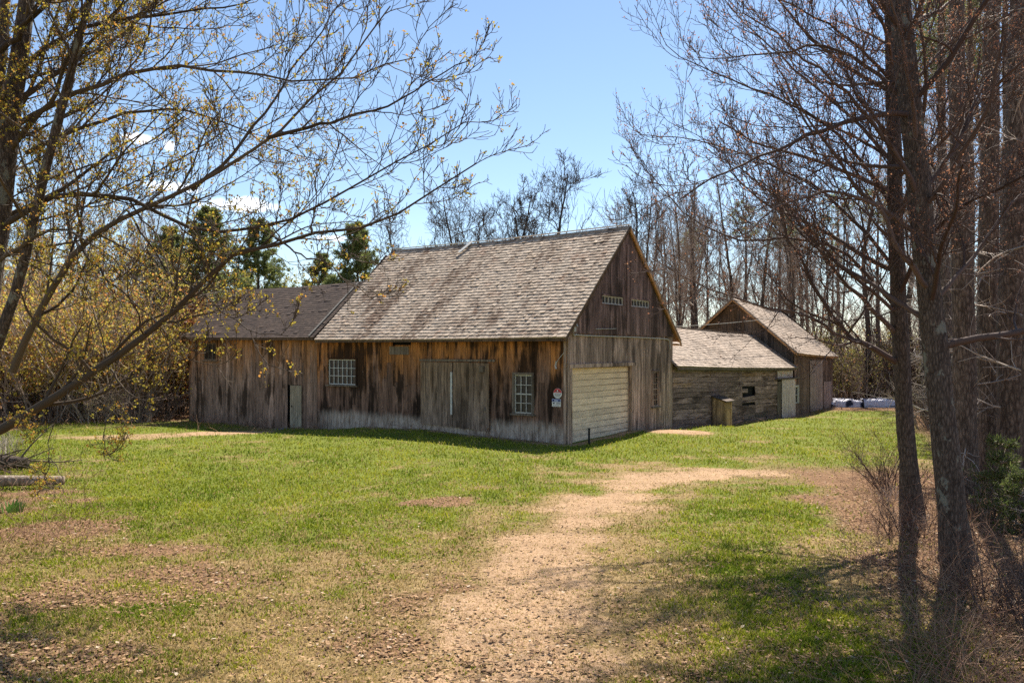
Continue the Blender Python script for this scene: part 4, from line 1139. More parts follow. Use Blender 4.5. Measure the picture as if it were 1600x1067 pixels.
D1 = 11.3
right_limbs1 = [
    ([(1440, 180, 11.3), (1400, 178, 11.1), (1340, 185, 10.9), (1270, 212, 10.8), (1200, 240, 10.6), (1120, 275, 10.3), (1062, 312, 10.1)], .065, .010),
    ([(1455, 455, 11.3), (1420, 420, 11.0), (1370, 315, 10.8), (1310, 296, 10.7), (1235, 312, 10.5), (1180, 350, 10.3), (1150, 372, 10.1)], .06, .010),
    ([(1445, 330, 11.3), (1400, 240, 11.0), (1330, 150, 10.6), (1230, 70, 10.2), (1160, 20, 10)], .055, .010),
    ([(1425, 170, 11.3), (1370, 110, 11.4), (1290, 70, 11.6), (1180, 85, 11.9), (1090, 90, 12.1)], .05, .008),
    ([(1440, 300, 11.3), (1490, 240, 11.6), (1540, 130, 12), (1590, 40, 12.3)], .06, .012),
    ([(1460, 470, 11.3), (1510, 420, 11.5), (1570, 330, 11.9), (1640, 260, 12.2)], .05, .01),
    ([(1420, 60, 11.3), (1340, -40, 11), (1240, -110, 10.6)], .05, .012),
]
big_tree('maple_tree', 'thick leaning bare trunk on the right with lichen spots and long bare limbs',
         [(1500, 905, D1), (1488, 800, D1), (1475, 680, D1), (1459, 520, D1 + .05), (1443, 370, D1), (1428, 220, D1 - .05), (1413, 80, D1), (1402, -60, D1 + .1), (1392, -220, D1 + .1), (1385, -380, D1 + .1)],
         [.20, .185, .172, .163, .155, .148, .14, .125, .10, .06], right_limbs1, 101, M['bark'], M['twig_red'], 20, 3.5, None, foliage=M['bud_red'], leaf=(2, .024), sub=(10, 8, 4), aim=(-.35, -.1, 0))
D2 = 13.8
right_limbs2 = [
    ([(1400, 565, 13.8), (1365, 545, 13.5), (1325, 525, 13.2), (1290, 480, 13), (1255, 420, 12.9), (1225, 350, 12.7), (1200, 260, 12.5)], .075, .012),
    ([(1340, 535, 13.3), (1300, 520, 13.0), (1270, 490, 12.8), (1200, 480, 12.5), (1140, 465, 12.3), (1080, 440, 12.1), (1015, 402, 12)], .04, .008),
    ([(1400, 520, 13.8), (1360, 480, 13.6), (1320, 445, 13.6), (1290, 400, 13.7), (1240, 330, 13.7), (1180, 280, 13.8), (1100, 230, 14)], .06, .010),
    ([(1398, 330, 13.8), (1350, 250, 13.7), (1290, 190, 13.7), (1210, 150, 13.6), (1110, 115, 13.5), (1040, 70, 13.5)], .05, .008),
    ([(1398, 420, 13.8), (1350, 360, 13.9), (1280, 290, 14.2), (1190, 250, 14.4), (1080, 215, 14.6), (1000, 210, 14.8)], .05, .008),
    ([(1398, 260, 13.8), (1350, 200, 14), (1270, 130, 14.3), (1180, 50, 14.6), (1110, -20, 14.8)], .05, .008),
    ([(1396, 130, 13.8), (1330, 60, 13.5), (1240, 10, 13.3), (1150, -30, 13)], .045, .008),
    ([(1400, 480, 13.8), (1330, 400, 14.2), (1250, 370, 14.4), (1150, 380, 14.6), (1060, 330, 14.8), (985, 230, 15)], .05, .008),
]
big_tree('maple_tree', 'slimmer straight bare trunk left of the thick leaning one, with limbs over the sheds',
         [(1428, 815, D2), (1420, 740, D2), (1412, 620, D2), (1404, 480, D2), (1399, 340, D2), (1396, 200, D2), (1393, 60, D2), (1391, -80, D2), (1388, -240, D2), (1386, -380, D2)],
         [.155, .143, .134, .128, .122, .118, .11, .10, .08, .05], right_limbs2, 102, M['barkdark'], M['twig_red'], 25, 3.7, None, foliage=M['bud_red'], leaf=(2, .026), sub=(11, 8, 4), aim=(-.7, -.1, .1))

# left maple: several stems at the lawn's edge, long drooping limbs with opening buds
DL = 11.5
left_limbs = [
    ([(-40, 690, 11.2), (30, 660, 11), (110, 600, 10.7), (190, 550, 10.4), (260, 500, 10.1), (340, 405, 9.9), (420, 372, 9.8), (520, 370, 9.6), (620, 345, 9.4), (700, 280, 9.2), (745, 255, 9.1)], .10, .010),
    ([(20, 580, 11.4), (60, 480, 11.1), (120, 385, 10.8), (200, 330, 10.5), (300, 300, 10.3), (355, 255, 10.2), (420, 215, 10.1), (500, 155, 10), (560, 80, 9.9), (610, 10, 9.8)], .075, .010),
    ([(300, 298, 10.35), (380, 225, 10.5), (440, 140, 10.7), (495, 60, 10.9), (540, -20, 11)], .035, .008),
    ([(420, 215, 10.1), (500, 195, 9.8), (600, 170, 9.6), (680, 120, 9.4), (735, 95, 9.3)], .035, .007),
    ([(10, 350, 11.4), (70, 310, 11.1), (130, 297, 10.8), (220, 312, 10.5), (280, 355, 10.3), (350, 366, 10.1), (430, 350, 9.9), (540, 300, 9.7), (650, 235, 9.5), (728, 190, 9.4)], .06, .008),
    ([(20, 200, 11.5), (100, 150, 11.2), (200, 115, 10.9), (300, 105, 10.7), (400, 115, 10.5), (480, 130, 10.3), (560, 120, 10.2), (650, 90, 10.1)], .055, .008),
    ([(30, 110, 11.5), (100, 50, 11.2), (190, 28, 11), (280, 22, 10.8), (360, 12, 10.6), (440, -15, 10.4)], .055, .008),
    ([(25, 160, 11.5), (110, 100, 11.8), (170, 40, 12), (230, -40, 12.2)], .06, .012),
    ([(40, 240, 11.5), (120, 200, 11.9), (220, 170, 12.2), (330, 180, 12.4), (420, 230, 12.6), (500, 250, 12.7)], .045, .008),
    ([(200, 330, 10.5), (260, 420, 10.3), (330, 470, 10.2), (390, 520, 10.1), (450, 525, 10)], .02, .006),
    ([(430, 372, 9.75), (480, 400, 9.6), (530, 425, 9.5), (570, 455, 9.4), (590, 462, 9.4)], .018, .005),
    ([(110, 600, 10.7), (95, 650, 10.5), (70, 690, 10.4), (90, 730, 10.3), (100, 770, 10.2)], .011, .005),
    ([(190, 550, 10.4), (170, 610, 10.3), (160, 660, 10.2), (165, 720, 10.2)], .010, .005),
    ([(120, 380, 10.8), (170, 440, 10.5), (240, 500, 10.3), (290, 560, 10.2), (330, 570, 10.1)], .025, .006),
    ([(-20, 420, 11.4), (40, 380, 11), (90, 350, 10.6), (150, 380, 10.3), (210, 440, 10), (260, 470, 9.8)], .04, .006),
    ([(0, 80, 11.4), (60, 20, 11), (120, -40, 10.7), (240, -70, 10.3)], .06, .01),
]
big_tree('maple_tree', 'large many-stemmed tree at the left edge with yellow buds on long arching limbs',
         [(-115, 850, DL), (-90, 740, DL), (-50, 600, DL), (-14, 450, DL), (6, 280, DL), (20, 150, DL), (40, 20, DL), (55, -120, DL), (65, -260, DL), (75, -380, DL)],
         [.20, .18, .165, .15, .14, .125, .11, .09, .07, .05], left_limbs, 103, M['bark'], M['twig_left'], 17, 3.0, None, foliage=M['bud_yellow'], leaf=(6, .029), sub=(9, 8, 4), aim=(.1, -.2, 0), up=.3, limb_up=.25,
         extra_trunks=[([(-40, 640, DL), (30, 440, DL - .3), (75, 250, DL - .6), (120, 80, DL - .9), (160, -80, DL - 1.2)], [.08, .07, .06, .05, .03]),
                       ([(-25, 800, DL + .6), (-30, 500, DL + .7), (-15, 250, DL + .9), (5, 60, DL + 1.1), (20, -200, DL + 1.3)], [.15, .13, .11, .08, .05])], t_r=(.35, 1))

# ---- stock of repeated kinds, each built once around its own foot
def bare_tree(seed, H, r, n1, len1, t0, ang=45, crook=.06, sub=(5, 5, 3), rmin=.010, up=.4, twm='twig_far', barkm='barkdark', lean=.02, dead=0, limb_up=.35, K=16, foliage=None, leaf=(2, .10)):
    rng = rng_of(seed)
    K0 = 18
    p = np.zeros((K0, 3)); d = np.array([rng.normal(0, lean), rng.normal(0, lean), 1.])
    for j in range(1, K0):
        d = nrmz(d + rng.normal(0, crook, 3) * np.array([1, 1, .2]) + np.array([0, 0, .12])); p[j] = p[j - 1] + d * H / (K0 - 1)
    p[0, 2] = -.3
    R = r * (np.linspace(1, .12, K0) ** .85); R[0] *= 1.25
    g = Geo(); g.tubes(p[None], R[None], 9)
    c = Geo()
    P1, R1 = grow(p[None], R[None], n1, t0, 1.0, ang, 13, lambda t, pl, q: len1 * (1.2 - .75 * (t - t0) / (1 - t0)) * (.5 + .8 * q), K, rng, up=limb_up, wig=crook * 1.6, rr=.45, rmin=rmin * 1.6)
    c.tubes(P1, R1, 5)
    P2, R2 = grow(P1, R1, sub[0], .2, 1, 42, 15, lambda t, pl, q: pl * .45 * (1.1 - .5 * t) * (.5 + .9 * q), 8, rng, up=up, wig=crook * 1.35, rr=.55, rmin=rmin * 1.2)
    c.tubes(P2, R2, 3)
    P3, R3 = grow(P2, R2, sub[1], .2, 1, 42, 15, lambda t, pl, q: pl * .5 * (.5 + .9 * q), 5, rng, up=up, wig=crook * 1.35, rr=.6, rmin=rmin)
    c.tubes(P3, R3, 3)
    ends = P3[:, -1]
    if sub[2]:
        P4, R4 = grow(P3, R3, sub[2], .2, 1, 42, 15, lambda t, pl, q: pl * .55 * (.5 + .9 * q), 3, rng, up=up, wig=.15, rr=.7, rmin=rmin * .8)
        c.tubes(P4, R4, 3); ends = P4[:, -1]
    parts = [('trunk', g.mesh('trunk', M[barkm]))]
    if dead:
        Pd, Rd = grow(p[None], R[None], dead, .06, t0 + .15, 80, 12, lambda t, pl, q: .8 + 2.0 * q, 7, rng, up=-.1, wig=.12, rr=.12, rmin=rmin * .9)
        c.tubes(Pd, Rd, 3)
        Pe, Re = grow(Pd, Rd, 5, .2, 1, 50, 15, lambda t, pl, q: pl * .45 * (.4 + .8 * q), 4, rng, up=.0, wig=.15, rr=.7, rmin=rmin * .7)
        c.tubes(Pe, Re, 3)
    parts.append(('crown', c.mesh('crown', M[twm])))
    if foliage:
        V, Q = cards(ends, leaf[0], leaf[1], rng, .07, .3); parts.append(('leaves', np_mesh('leaves', V, Q, None, M[foliage])))
    return parts
def pine(seed, H, r, spread, t0=.15, whorls=22, dead=0, needle='needle', tuft=.24, per=7, droop=.1, dens=1.0):
    rng = rng_of(seed)
    K0 = 14; p = np.zeros((K0, 3)); p[:, 2] = np.linspace(-.3, H, K0); p[:, :2] += np.cumsum(rng.normal(0, .03, (K0, 2)), 0)
    R = r * np.linspace(1, .1, K0)
    g = Geo(); g.tubes(p[None], R[None], 9)
    c = Geo()
    prof = lambda t: np.interp((t - t0) / (1 - t0), [0, .15, .45, .8, 1], [.8, 1, .78, .38, .06])
    P1, R1 = grow(p[None], R[None], int(whorls * 5), t0, .99, 78, 9, lambda t, pl, q: spread * prof(t) * (.6 + .55 * q), 9, rng, up=.22 - droop, wig=.05, rr=.22, rmin=.018, tier=6)
    c.tubes(P1, R1, 4)
    P2, R2 = grow(P1, R1, 7, .25, 1, 45, 12, lambda t, pl, q: pl * .4 * (1.1 - .6 * t) * (.6 + .6 * q) + .1, 5, rng, up=.15, wig=.06, rr=.5, rmin=.01)
    c.tubes(P2, R2, 3)
    if dead:
        Pd, Rd = grow(p[None], R[None], dead, .05, t0 + .1, 85, 10, lambda t, pl, q: .8 + spread * .6 * q, 7, rng, up=-.12, wig=.12, rr=.12, rmin=.012)
        dt = Geo(); dt.tubes(Pd, Rd, 3)
        Pe, Re = grow(Pd, Rd, 8, .15, 1, 50, 15, lambda t, pl, q: pl * .45 * (.4 + .8 * q), 5, rng, wig=.15, rr=.7, rmin=.007)
        dt.tubes(Pe, Re, 3)
    pts = np.concatenate([along(P2, max(1, int(5 * dens)), rng, .25), along(P1, max(1, int(5 * dens)), rng, .55)])
    M_ = len(pts) * per; pp = np.repeat(pts, per, 0)
    d = nrmz(rng.normal(0, 1, (M_, 3)) + np.array([0, 0, .45])); e = nrmz(np.cross(d, rng.normal(0, 1, (M_, 3))))
    s = (tuft * rng.uniform(.6, 1.3, M_))[:, None]; w = s * .10
    V = np.stack([pp - e * w * .4, pp + d * s * .5 - e * w, pp + d * s, pp + d * s * .5 + e * w], 1)
    Q = np.arange(M_)[:, None] * 4 + np.arange(4)
    parts = [('trunk', g.mesh('trunk', M['pinebark'])), ('crown', c.mesh('crown', M['twig_far'])), ('needles', np_mesh('needles', V.reshape(-1, 3), Q, None, M[needle]))]
    if dead: parts.append(('dead_twigs', dt.mesh('dead_twigs', M['twig_pale'])))
    return parts
def shrub(seed, H, W, stems, twm, leafm=None, leaf=(3, .08), rmin=.009, sub=(7, 5), leafn=2, ang=22, up=.35):
    rng = rng_of(seed)
    a = rng.uniform(0, 6.28, stems); rad = np.sqrt(rng.random(stems)) * W * .35
    P = np.zeros((stems, 10, 3)); P[:, 0] = np.stack([np.cos(a) * rad, np.sin(a) * rad, np.full(stems, -.1)], 1)
    th = np.radians(np.abs(rng.normal(ang, 10, stems))); b = a + rng.normal(0, .6, stems)
    d = np.stack([np.sin(th) * np.cos(b), np.sin(th) * np.sin(b), np.cos(th)], 1)
    L = H * rng.uniform(.55, 1.15, stems)
    for j in range(1, 10):
        d = nrmz(d + rng.normal(0, .09, (stems, 3))); P[:, j] = P[:, j - 1] + d * (L / 9)[:, None]
    R = np.linspace(1, .3, 10)[None] * (rmin * 2.2 * rng.uniform(.8, 2.2, stems))[:, None]
    c = Geo(); c.tubes(P, R, 5)
    P2, R2 = grow(P, R, sub[0], .15, 1, 42, 15, lambda t, pl, q: pl * .35 * (1.2 - .6 * t) * (.5 + .8 * q), 7, rng, up=up, wig=.11, rr=.6, rmin=rmin * 1.1); c.tubes(P2, R2, 3)
    P3, R3 = grow(P2, R2, sub[1], .15, 1, 42, 15, lambda t, pl, q: pl * .5 * (.5 + .8 * q), 5, rng, up=up, wig=.12, rr=.7, rmin=rmin * .8); c.tubes(P3, R3, 3)
    parts = [('stems', c.mesh('stems', M[twm]))]
    if leafm:
        V, Q = cards(along(P3, leafn, rng, .3), leaf[0], leaf[1], rng, .05, .4); parts.append(('leaves', np_mesh('leaves', V, Q, None, M[leafm])))
    return parts
def copy_thing(parts, *a, **k): return put_tree(*((a[0], parts) + a[1:]), **k)

K_hard = [bare_tree(201 + i, 17 + 1.5 * i, .17 + .02 * i, 24, 3.2, .36, 40, .05, (6, 5, 3), dead=18, lean=.03) for i in range(3)]
K_pole = [bare_tree(221 + i, 13 + i, .085, 24, 1.9, .28, 38, .05, (5, 5, 2), rmin=.008, dead=14, lean=.04) for i in range(2)]
K_locust = [bare_tree(241 + i, 16, .21, 17, 5.0, .36, 42, .13, (6, 5, 4), rmin=.016, up=.3, lean=.05, limb_up=.5, twm='twig_dark') for i in range(4)]
K_tallpine = [pine(261 + i, 19 + i, .24, 2.6, .55, 12, dead=70, tuft=.34, per=6) for i in range(2)]
K_shaft = [pine(256 + i, 22 + i, .27, 1.8, .88, 4, dead=42, tuft=.3, per=4, dens=.4) for i in range(2)]
K_bole = [pine(266 + i, 20 + i, .27, 2.4, .78, 5, dead=60, tuft=.3, per=5, dens=.5) for i in range(2)]
K_pine = [pine(271 + i, 13, .22, 3.6, .08, 25, tuft=.27, per=9, dead=0, dens=1.0) for i in range(2)]
K_budtree = [bare_tree(281 + i, 11 + 2 * i, .10, 26, 2.6, .2, 42, .06, (6, 5, 3), rmin=.009, lean=.05, foliage='leaf_shrub', leaf=(1, .09), twm='twig_left') for i in range(2)]
K_thicket = [shrub(301, 4.6, 4.0, 26, 'twig_far', 'leaf_shrub', (2, .09), leafn=3), shrub(302, 3.6, 3.6, 24, 'twig_grey', 'leaf_olive', (2, .09), leafn=3), shrub(303, 5.4, 4.2, 24, 'twig_far', 'leaf_shrub', (2, .09), leafn=2)]
K_brush = [shrub(311, 3.0, 3.2, 26, 'twig_red', None), shrub(312, 2.4, 3.0, 26, 'twig_far', None, sub=(7, 6)), shrub(313, 3.2, 3.2, 20, 'twig_far', 'leaf_olive', (1, .08), leafn=1)]
K_gold = [shrub(321, 6.5, 6.0, 34, 'twig_left', 'leaf_gold', (3, .13), leafn=4)]
K_rust = [shrub(331, 2.6, 2.0, 18, 'twig_left', 'leaf_rust', (3, .10), leafn=3)]
K_low = [shrub(341, 1.1, 1.4, 16, 'twig_red', None, rmin=.004, sub=(6, 4)), shrub(342, .8, 1.2, 16, 'twig_pale', None, rmin=.004, sub=(5, 4)), shrub(343, 1.4, 1.5, 14, 'twig_red', None, rmin=.004, sub=(7, 5))]
for nm, kk in (('hard', K_hard), ('pole', K_pole), ('locust', K_locust), ('tallpine', K_tallpine), ('pine', K_pine), ('bud', K_budtree), ('thicket', K_thicket), ('brush', K_brush), ('gold', K_gold)):
    print(nm, [sum(len(m.polygons) for _, m in p) for p in kk])
rg = rng_of(900)
def stand(kinds, px, dep, name, label, group=None, h=None, H0=None, cat='tree', rz=None, sc=None):
    X = (px - 800) / F * dep; Z = float(gz(X, dep))
    s = sc if sc else (1.0 if h is None else h / H0)
    return put_tree(name, kinds, (X, dep, Z), rg.uniform(0, 6.28) if rz is None else rz, s, label, cat, group)

def top_of(parts): return max(float(np.max(np.array([v.co.z for v in m.vertices]))) for _, m in parts)
TOP_L = [top_of(p) for p in K_locust]; TOP_P = [top_of(p) for p in K_pine]; TOP_G = top_of(K_gold[0])
# locusts above the ridge (top row in the photo fixes their height)
def h_of(top, dep, X): return CAMH - (top - Y0) / F * dep - float(gz(X, dep))
for (px, top, dep, k, lab) in ((702, 270, 58, 0, 'crooked bare tree over the left part of the barn ridge, apart from the others'),
                               (800, 268, 60, 1, 'crooked bare tree rising over the middle of the barn ridge'),
                               (856, 300, 63, 2, 'smaller crooked bare tree between two taller ones over the barn ridge'),
                               (918, 246, 60, 3, 'tallest crooked bare tree over the barn ridge'),
                               (952, 268, 64, 0, 'crooked bare tree just right of the tallest one over the barn ridge'),
                               (655, 345, 66, 1, 'low crooked bare tree near the left end of the barn ridge'),
                               (765, 325, 68, 2, 'short crooked bare tree low behind the barn ridge')):
    X = (px - 800) / F * dep
    stand(K_locust[k], px, dep, 'locust_tree', lab, 'crooked bare trees behind the barn', h_of(top, dep, X) * 1.06, TOP_L[k])
# green pines behind the annex
for (px, top, dep, k, lab) in ((322, 318, 54, 0, 'broad green pine left of the annex roof'), (404, 338, 58, 1, 'green pine rising over the left end of the annex roof'),
                               (553, 342, 60, 0, 'pointed green pine in the gap between annex and barn roofs'), (505, 392, 62, 1, 'small green pine beside the pointed one behind the annex'), (268, 350, 56, 1, 'green pine furthest from the annex, half hidden by the thicket')):
    X = (px - 800) / F * dep
    stand(K_pine[k], px, dep, 'pine_tree', lab, 'green pines behind the annex', h_of(top, dep, X), TOP_P[k])
for (px, top, dep, lab) in ((455, 425, 50, 'golden yellow shrub mass showing above the annex ridge'), (520, 432, 51, 'golden yellow shrub next to the barn end of the annex ridge'), (392, 428, 52, 'golden yellow shrub above the left end of the annex ridge')):
    X = (px - 800) / F * dep
    stand(K_gold[0], px, dep, 'golden_shrub', lab, 'golden shrubs behind the annex', h_of(top, dep, X), TOP_G, cat='shrub')
stand(K_rust[0], 322, 43, 'rust_leaved_shrub', 'rust red leaved shrub at the annex left corner', h=5.5, H0=2.6, cat='shrub')
# woods behind and to the right of the sheds
used = []
def far_px(lo, hi, d0, d1, n, kinds, name, label, group, smin, smax, cat='tree', mind=1.3):
    c = 0
    for _ in range(n * 30):
        if c >= n: break
        dep = rg.uniform(d0, d1); px = rg.uniform(lo, hi); X = (px - 800) / F * dep
        lx = (X - CX) * EX[0] + (dep - CY) * EX[1]; ly = (X - CX) * EY[0] + (dep - CY) * EY[1]
        if (-25 < lx < 1.5 and -1 < ly < 10) or (-9.5 < lx < 2 and 0 < ly < 35): continue
        if px > 700 and float(zones(np.array([X]), np.array([dep]))[3][0]) < .6: continue
        if any((X - u[0]) ** 2 + (dep - u[1]) ** 2 < mind ** 2 for u in used): continue
        used.append((X, dep)); c += 1
        stand(kinds[int(rg.integers(len(kinds)))], px, dep, name, label, group, sc=rg.uniform(smin, smax), cat=cat)
RB = 'bare grey-brown tree in the woods behind the sheds'
far_px(985, 1330, 58, 92, 30, K_hard, 'bare_tree', RB, 'bare trees in the woods behind the sheds', .8, 1.05)
far_px(1290, 1800, 34, 60, 17, K_hard, 'bare_tree', 'tall bare tree standing in the right-hand woods', 'bare trees in the woods on the right', .85, 1.15)
far_px(1000, 1700, 50, 80, 26, K_pole, 'pole_tree', 'thin bare pole tree among the woods right of the barn', 'thin pole trees in the woods', .85, 1.2)
far_px(1080, 1420, 60, 92, 9, K_bole, 'tall_pine_tree', 'tall thin-crowned pine trunk in the woods behind the sheds', 'tall pines behind the sheds', .75, .95)
far_px(1430, 1750, 26, 45, 12, K_bole, 'tall_pine_tree', 'tall pine trunk with dead side twigs in the right-hand woods', 'tall pines in the woods on the right', .85, 1.1)
far_px(1180, 1800, 52, 78, 36, K_brush, 'bare_bush', 'brown bare bush on the woods floor beyond the lawn', 'bare bushes under the woods', 1.0, 1.9, 'bush', 1.0)
far_px(1440, 1800, 20, 40, 16, K_brush, 'bare_bush', 'twiggy bare bush between the right-hand trunks', 'bare bushes between the right trunks', .6, 1.0, 'bush', 1.0)
far_px(1150, 1480, 54, 72, 26, K_thicket[1:2] + K_brush[2:3], 'olive_shrub', 'olive leafed shrub on the woods floor beyond the sheds', 'olive shrubs under the woods', .9, 1.5, 'shrub', 1.2)
# left woods: thicket edge then trees behind it
far_px(-300, 282, 38, 45, 34, K_thicket, 'leafing_shrub', 'leafing yellow-green shrub in the thicket left of the barn', 'leafing shrubs of the left thicket', 1.0, 1.55, 'shrub', 1.2)
far_px(-300, 300, 45, 56, 16, K_budtree, 'budding_tree', 'slim budding tree rising out of the left thicket', 'budding trees of the left thicket', .8, 1.25)
far_px(-300, 330, 50, 80, 16, K_hard, 'bare_tree', 'bare tree in the woods left of the barn', 'bare trees in the left woods', .75, 1.0)
far_px(-250, 260, 36.5, 40, 12, K_brush, 'bare_bush', 'brown twiggy bush at the foot of the left thicket', 'bare bushes at the left thicket', .5, .8, 'bush', .8)
far_px(330, 700, 58, 75, 12, K_brush + K_thicket, 'hedge_shrub', 'low shrub far behind the annex roof', 'low shrubs behind the barn', .9, 1.2, 'shrub', 1.2)
# individual right-hand trunks behind the two big ones
for (px, top_r, dep, k, sc, lab) in ((1513, 0, 17, 0, 1.0, 'pine trunk close behind the thick leaning trunk'), (1549, 0, 18.5, 1, 1.05, 'dark pine trunk, left one of a pair at the right edge'),
                                     (1578, 0, 17.5, 0, 1.2, 'broad pine trunk, right one of a pair at the right edge'), (1622, 0, 15, 1, 1.1, 'pine trunk just past the right edge with dead twigs')):
    stand(K_shaft[k], px, dep, 'tall_pine_tree', lab, sc=sc)
# pine sapling and brush in the right foreground
sp = pine(291, 1.9, .035, .75, .05, 7, needle='needle_low', tuft=.12, per=6, dens=.5)
stand(sp, 1560, 14.2, 'pine_sapling', 'low bushy green pine sapling at the right edge', cat='tree', sc=.85)
sp2 = pine(292, 1.4, .03, .65, .05, 6, needle='needle_low', tuft=.12, per=6, dens=.5)
stand(sp2, 1600, 13.2, 'pine_sapling', 'smaller green pine sapling at the frame edge beside the other', cat='tree', sc=.8)
def low_brush(n, x0, x1, y0, y1, label, group, kinds, smin=.6, smax=1.2):
    c = 0
    while c < n:
        px, py = rg.uniform(x0, x1), rg.uniform(y0, y1)
        X, Y, Z = gp(px, py)
        put_tree('low_bush', kinds[int(rg.integers(len(kinds)))], (X, Y, Z), rg.uniform(0, 6.28), rg.uniform(smin, smax), label, 'bush', group); c += 1
low_brush(6, 1500, 1640, 800, 1040, 'low reddish leafless bush at the lower right edge', 'low bushes at the lower right', K_low[::2], .5, .9)
low_brush(6, 1395, 1500, 760, 880, 'low twiggy bush at the feet of the two big trunks', 'low bushes round the big trunks', K_low, .5, .9)
low_brush(4, -60, 60, 690, 730, 'low leafless bush beside the fallen log', 'low bushes by the fallen log', K_low, .6, 1.0)
low_brush(10, -40, 285, 648, 664, 'dry weedy bush along the foot of the left thicket', 'dry weeds along the left thicket', K_low, .7, 1.1)
# fallen log and stump at the left
X, Y, Z = gp(45, 764)
rng = rng_of(71)
lp = resample([(-2.6, -.55, .22), (-1.2, -.2, .2), (0, .05, .19), (.65, .25, .16)], 14)
V, Q = tubes(lp[None], np.linspace(.17, .10, 14)[None], 12); V = roughen(V, .05, 5)
n0 = len(V); V = np.concatenate([V, lp[:1], lp[-1:]])
cap = [(n0, (i + 1) % 12, i) for i in range(12)] + [(n0 + 1, 13 * 12 + i, 13 * 12 + (i + 1) % 12) for i in range(12)]
o = link(np_mesh('fallen_log', V, Q, cap, bark('pale_dead_wood', (.16, .12, .085), (.40, .33, .26), 7), True), 'fallen_log'); o.location = (X, Y, Z)
tag(o, 'pale fallen log lying at the left edge of the lawn', 'log')
X, Y, Z = gp(22, 733)
lp = resample([(-1.8, .1, .2), (-.8, .05, .22), (0, 0, .2), (.35, -.05, .17)], 10)
V, Q = tubes(lp[None], np.linspace(.22, .15, 10)[None], 12); V = roughen(V, .16, 8)
n0 = len(V); V = np.concatenate([V, lp[:1], lp[-1:]])
cap = [(n0, (i + 1) % 12, i) for i in range(12)] + [(n0 + 1, 9 * 12 + i, 9 * 12 + (i + 1) % 12) for i in range(12)]
o = link(np_mesh('rotten_log', V, Q, cap, M['barkdark'], True), 'rotten_log'); o.location = (X, Y, Z)
tag(o, 'dark rotten log lying behind the pale fallen log', 'log')
# heap of cut branches behind the logs
X, Y, Z = gp(-25, 738); g = Geo(); n = 55
P = np.zeros((n, 7, 3)); P[:, 0] = np.stack([rng.normal(0, .75, n), rng.normal(0, .42, n), rng.uniform(.02, .42, n)], 1)
d = nrmz(np.stack([rng.normal(.3, 1, n), rng.normal(0, .6, n), rng.normal(.08, .22, n)], 1)); L = rng.uniform(.5, 1.7, n)
for j in range(1, 7):
    d = nrmz(d + rng.normal(0, .13, (n, 3))); P[:, j] = P[:, j - 1] + d * (L / 6)[:, None]
P[..., 2] = np.maximum(P[..., 2], .015)
R = np.linspace(1, .4, 7)[None] * rng.uniform(.006, .028, n)[:, None]; g.tubes(P, R, 5)
P2, R2 = grow(P, R, 4, .3, 1, 40, 15, lambda t, pl, r: pl * .4 * (.5 + r), 5, rng, up=.05, wig=.14, rr=.6, rmin=.004); g.tubes(P2, R2, 3)
o = link(g.mesh('brush_pile', M['twig_left']), 'brush_pile'); o.location = (X, Y, Z); tag(o, 'low heap of cut brown branches around the logs at the left edge', 'brush pile')
# strap-leaved plant and a pale stone near it
X, Y, Z = gp(18, 800)
V, F_ = [], []
for i in range(60):
    a = rng.uniform(0, 6.28); r = rng.random() ** .5 * .22; h = rng.uniform(.12, .26); ln = rng.uniform(.02, .12); w = .012
    bx, by = math.cos(a) * r, math.sin(a) * r; c_, s_ = math.cos(a + 1.5), math.sin(a + 1.5); k = len(V)
    V += [(bx - c_ * w, by - s_ * w, -.01), (bx + c_ * w, by + s_ * w, -.01), (bx + c_ * w + math.cos(a) * ln * .4, by + s_ * w + math.sin(a) * ln * .4, h * .7), (bx - c_ * w + math.cos(a) * ln * .4, by - s_ * w + math.sin(a) * ln * .4, h * .7), (bx + math.cos(a) * ln, by + math.sin(a) * ln, h)]
    F_ += [(k, k + 1, k + 2, k + 3), (k + 3, k + 2, k + 4)]
me = bpy.data.meshes.new('strap_leaved_plant'); me.from_pydata(V, [], F_); me.materials.append(M['iris'])
o = link(me, 'strap_leaved_plant'); o.location = (X, Y, Z); tag(o, 'clump of green strap leaves below the fallen log', 'plant')
# dead stalks: countless thin stems on the wood floor at right and by the log
rng = rng_of(81)
pts = []
for (x0, x1, y0, y1, n) in ((1480, 1700, 740, 1250, 520), (1330, 1500, 720, 930, 420), (-200, 150, 740, 880, 420), (-300, 285, 650, 668, 500), (1300, 1700, 652, 720, 500), (1400, 1560, 900, 1150, 260), (300, 480, 662, 675, 90)):
    for _ in range(n):
        px, py = rng.uniform(x0, x1), rng.uniform(y0, y1); X, Y, Z = gp(px, py); pts.append((X, Y, Z))
for _ in range(420):                # weeds along the foot of the walls
    s_ = rng.uniform(0, 1)
    X, Y = loc2w(-21.6 + 21.6 * s_, -rng.uniform(.05, .35)) if rng.random() < .6 else loc2w(rng.uniform(.1, .4), 4.7 + 28 * s_)
    pts.append((X, Y, float(gz(X, Y))))
pts = np.array(pts); N = len(pts)
P = np.zeros((N, 6, 3)); P[:, 0] = pts; P[:, 0, 2] -= .02
d = nrmz(np.stack([rng.normal(0, .55, N), rng.normal(0, .55, N), np.ones(N) * rng.uniform(.25, 1.2, N)], 1)); L = rng.uniform(.2, .95, N)
for j in range(1, 6):
    d = nrmz(d + rng.normal(0, .12, (N, 3)) + np.array([0, 0, -.10])); P[:, j] = P[:, j - 1] + d * (L / 5)[:, None]
P[:, 1:, 2] = np.maximum(P[:, 1:, 2], pts[:, 2:3] + .01)
g = Geo(); g.tubes(P, np.linspace(1, .5, 6)[None] * (.0032 * (1 + .025 * pts[:, 1]))[:, None], 3)
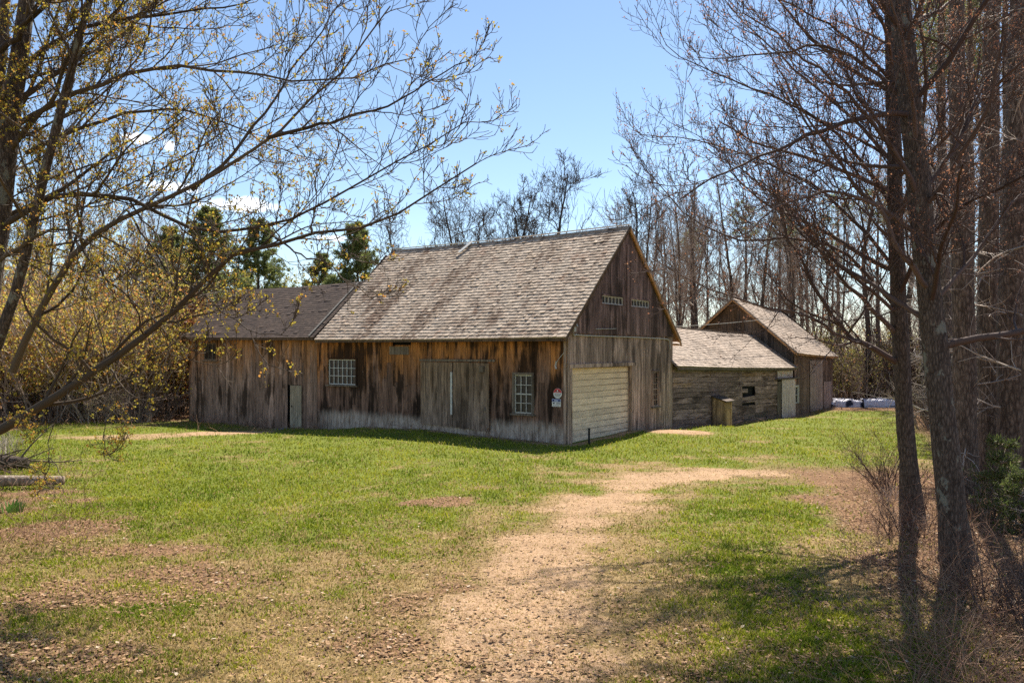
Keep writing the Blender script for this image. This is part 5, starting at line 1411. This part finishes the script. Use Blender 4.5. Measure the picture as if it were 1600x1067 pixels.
P2, R2 = grow(P, np.full((N, 6), .0035), 2, .3, 1, 40, 15, lambda t, pl, r: pl * .4 * (.5 + r), 4, rng, up=.1, wig=.1, rr=.7, rmin=.0028); g.tubes(P2, R2, 3)
o = link(g.mesh('undergrowth', twig('dry_stalks', (.15, .065, .045), (.38, .235, .145))), 'undergrowth'); tag(o, 'dry tangled stalks and brambles along the wood edges', 'undergrowth', kind='stuff')
# far wood that closes the horizon as one mass
rng = rng_of(91); g = Geo()
n = 520; Xs = rng.uniform(-170, 190, n); Ys = rng.uniform(95, 135, n)
P = np.zeros((n, 8, 3)); Hh = rng.uniform(9, 15, n)
for j in range(8): P[:, j] = np.stack([Xs + rng.normal(0, .12, n) * j, Ys, gz(Xs, Ys) - .3 + Hh * j / 7], 1)
R = np.linspace(1, .2, 8)[None] * rng.uniform(.09, .2, n)[:, None]; g.tubes(P, R, 5)
P1, R1 = grow(P, R, 16, .12, 1, 45, 14, lambda t, pl, r: pl * .2 * (.6 + .8 * r), 6, rng, up=.35, wig=.08, rr=.4, rmin=.03); g.tubes(P1, R1, 3)
P2, R2 = grow(P1, R1, 6, .15, 1, 42, 14, lambda t, pl, r: pl * .55 * (.5 + .8 * r), 4, rng, up=.3, wig=.1, rr=.6, rmin=.022); g.tubes(P2, R2, 3)
Bx = rng.uniform(-170, 190, 1600); By = rng.uniform(88, 125, 1600); Pb = np.zeros((1600, 5, 3)); dd = nrmz(np.stack([rng.normal(0, .35, 1600), rng.normal(0, .35, 1600), np.ones(1600)], 1)); bl = rng.uniform(3, 7, 1600)
for j in range(5): Pb[:, j] = np.stack([Bx, By, gz(Bx, By)], 1) + dd * (bl * j / 4)[:, None]
Rb = np.full((1600, 5), .03); g.tubes(Pb, Rb, 3)
Pc, Rc = grow(Pb, Rb, 9, .1, 1, 42, 15, lambda t, pl, r: pl * .4 * (.5 + .8 * r), 5, rng, up=.3, wig=.1, rr=.8, rmin=.022); g.tubes(Pc, Rc, 3)
print('far wood', g.n)
o = link(g.mesh('far_wood', M['twig_far']), 'far_wood'); tag(o, 'pale brown leafless wood closing the view far behind the buildings', 'woods', kind='stuff')
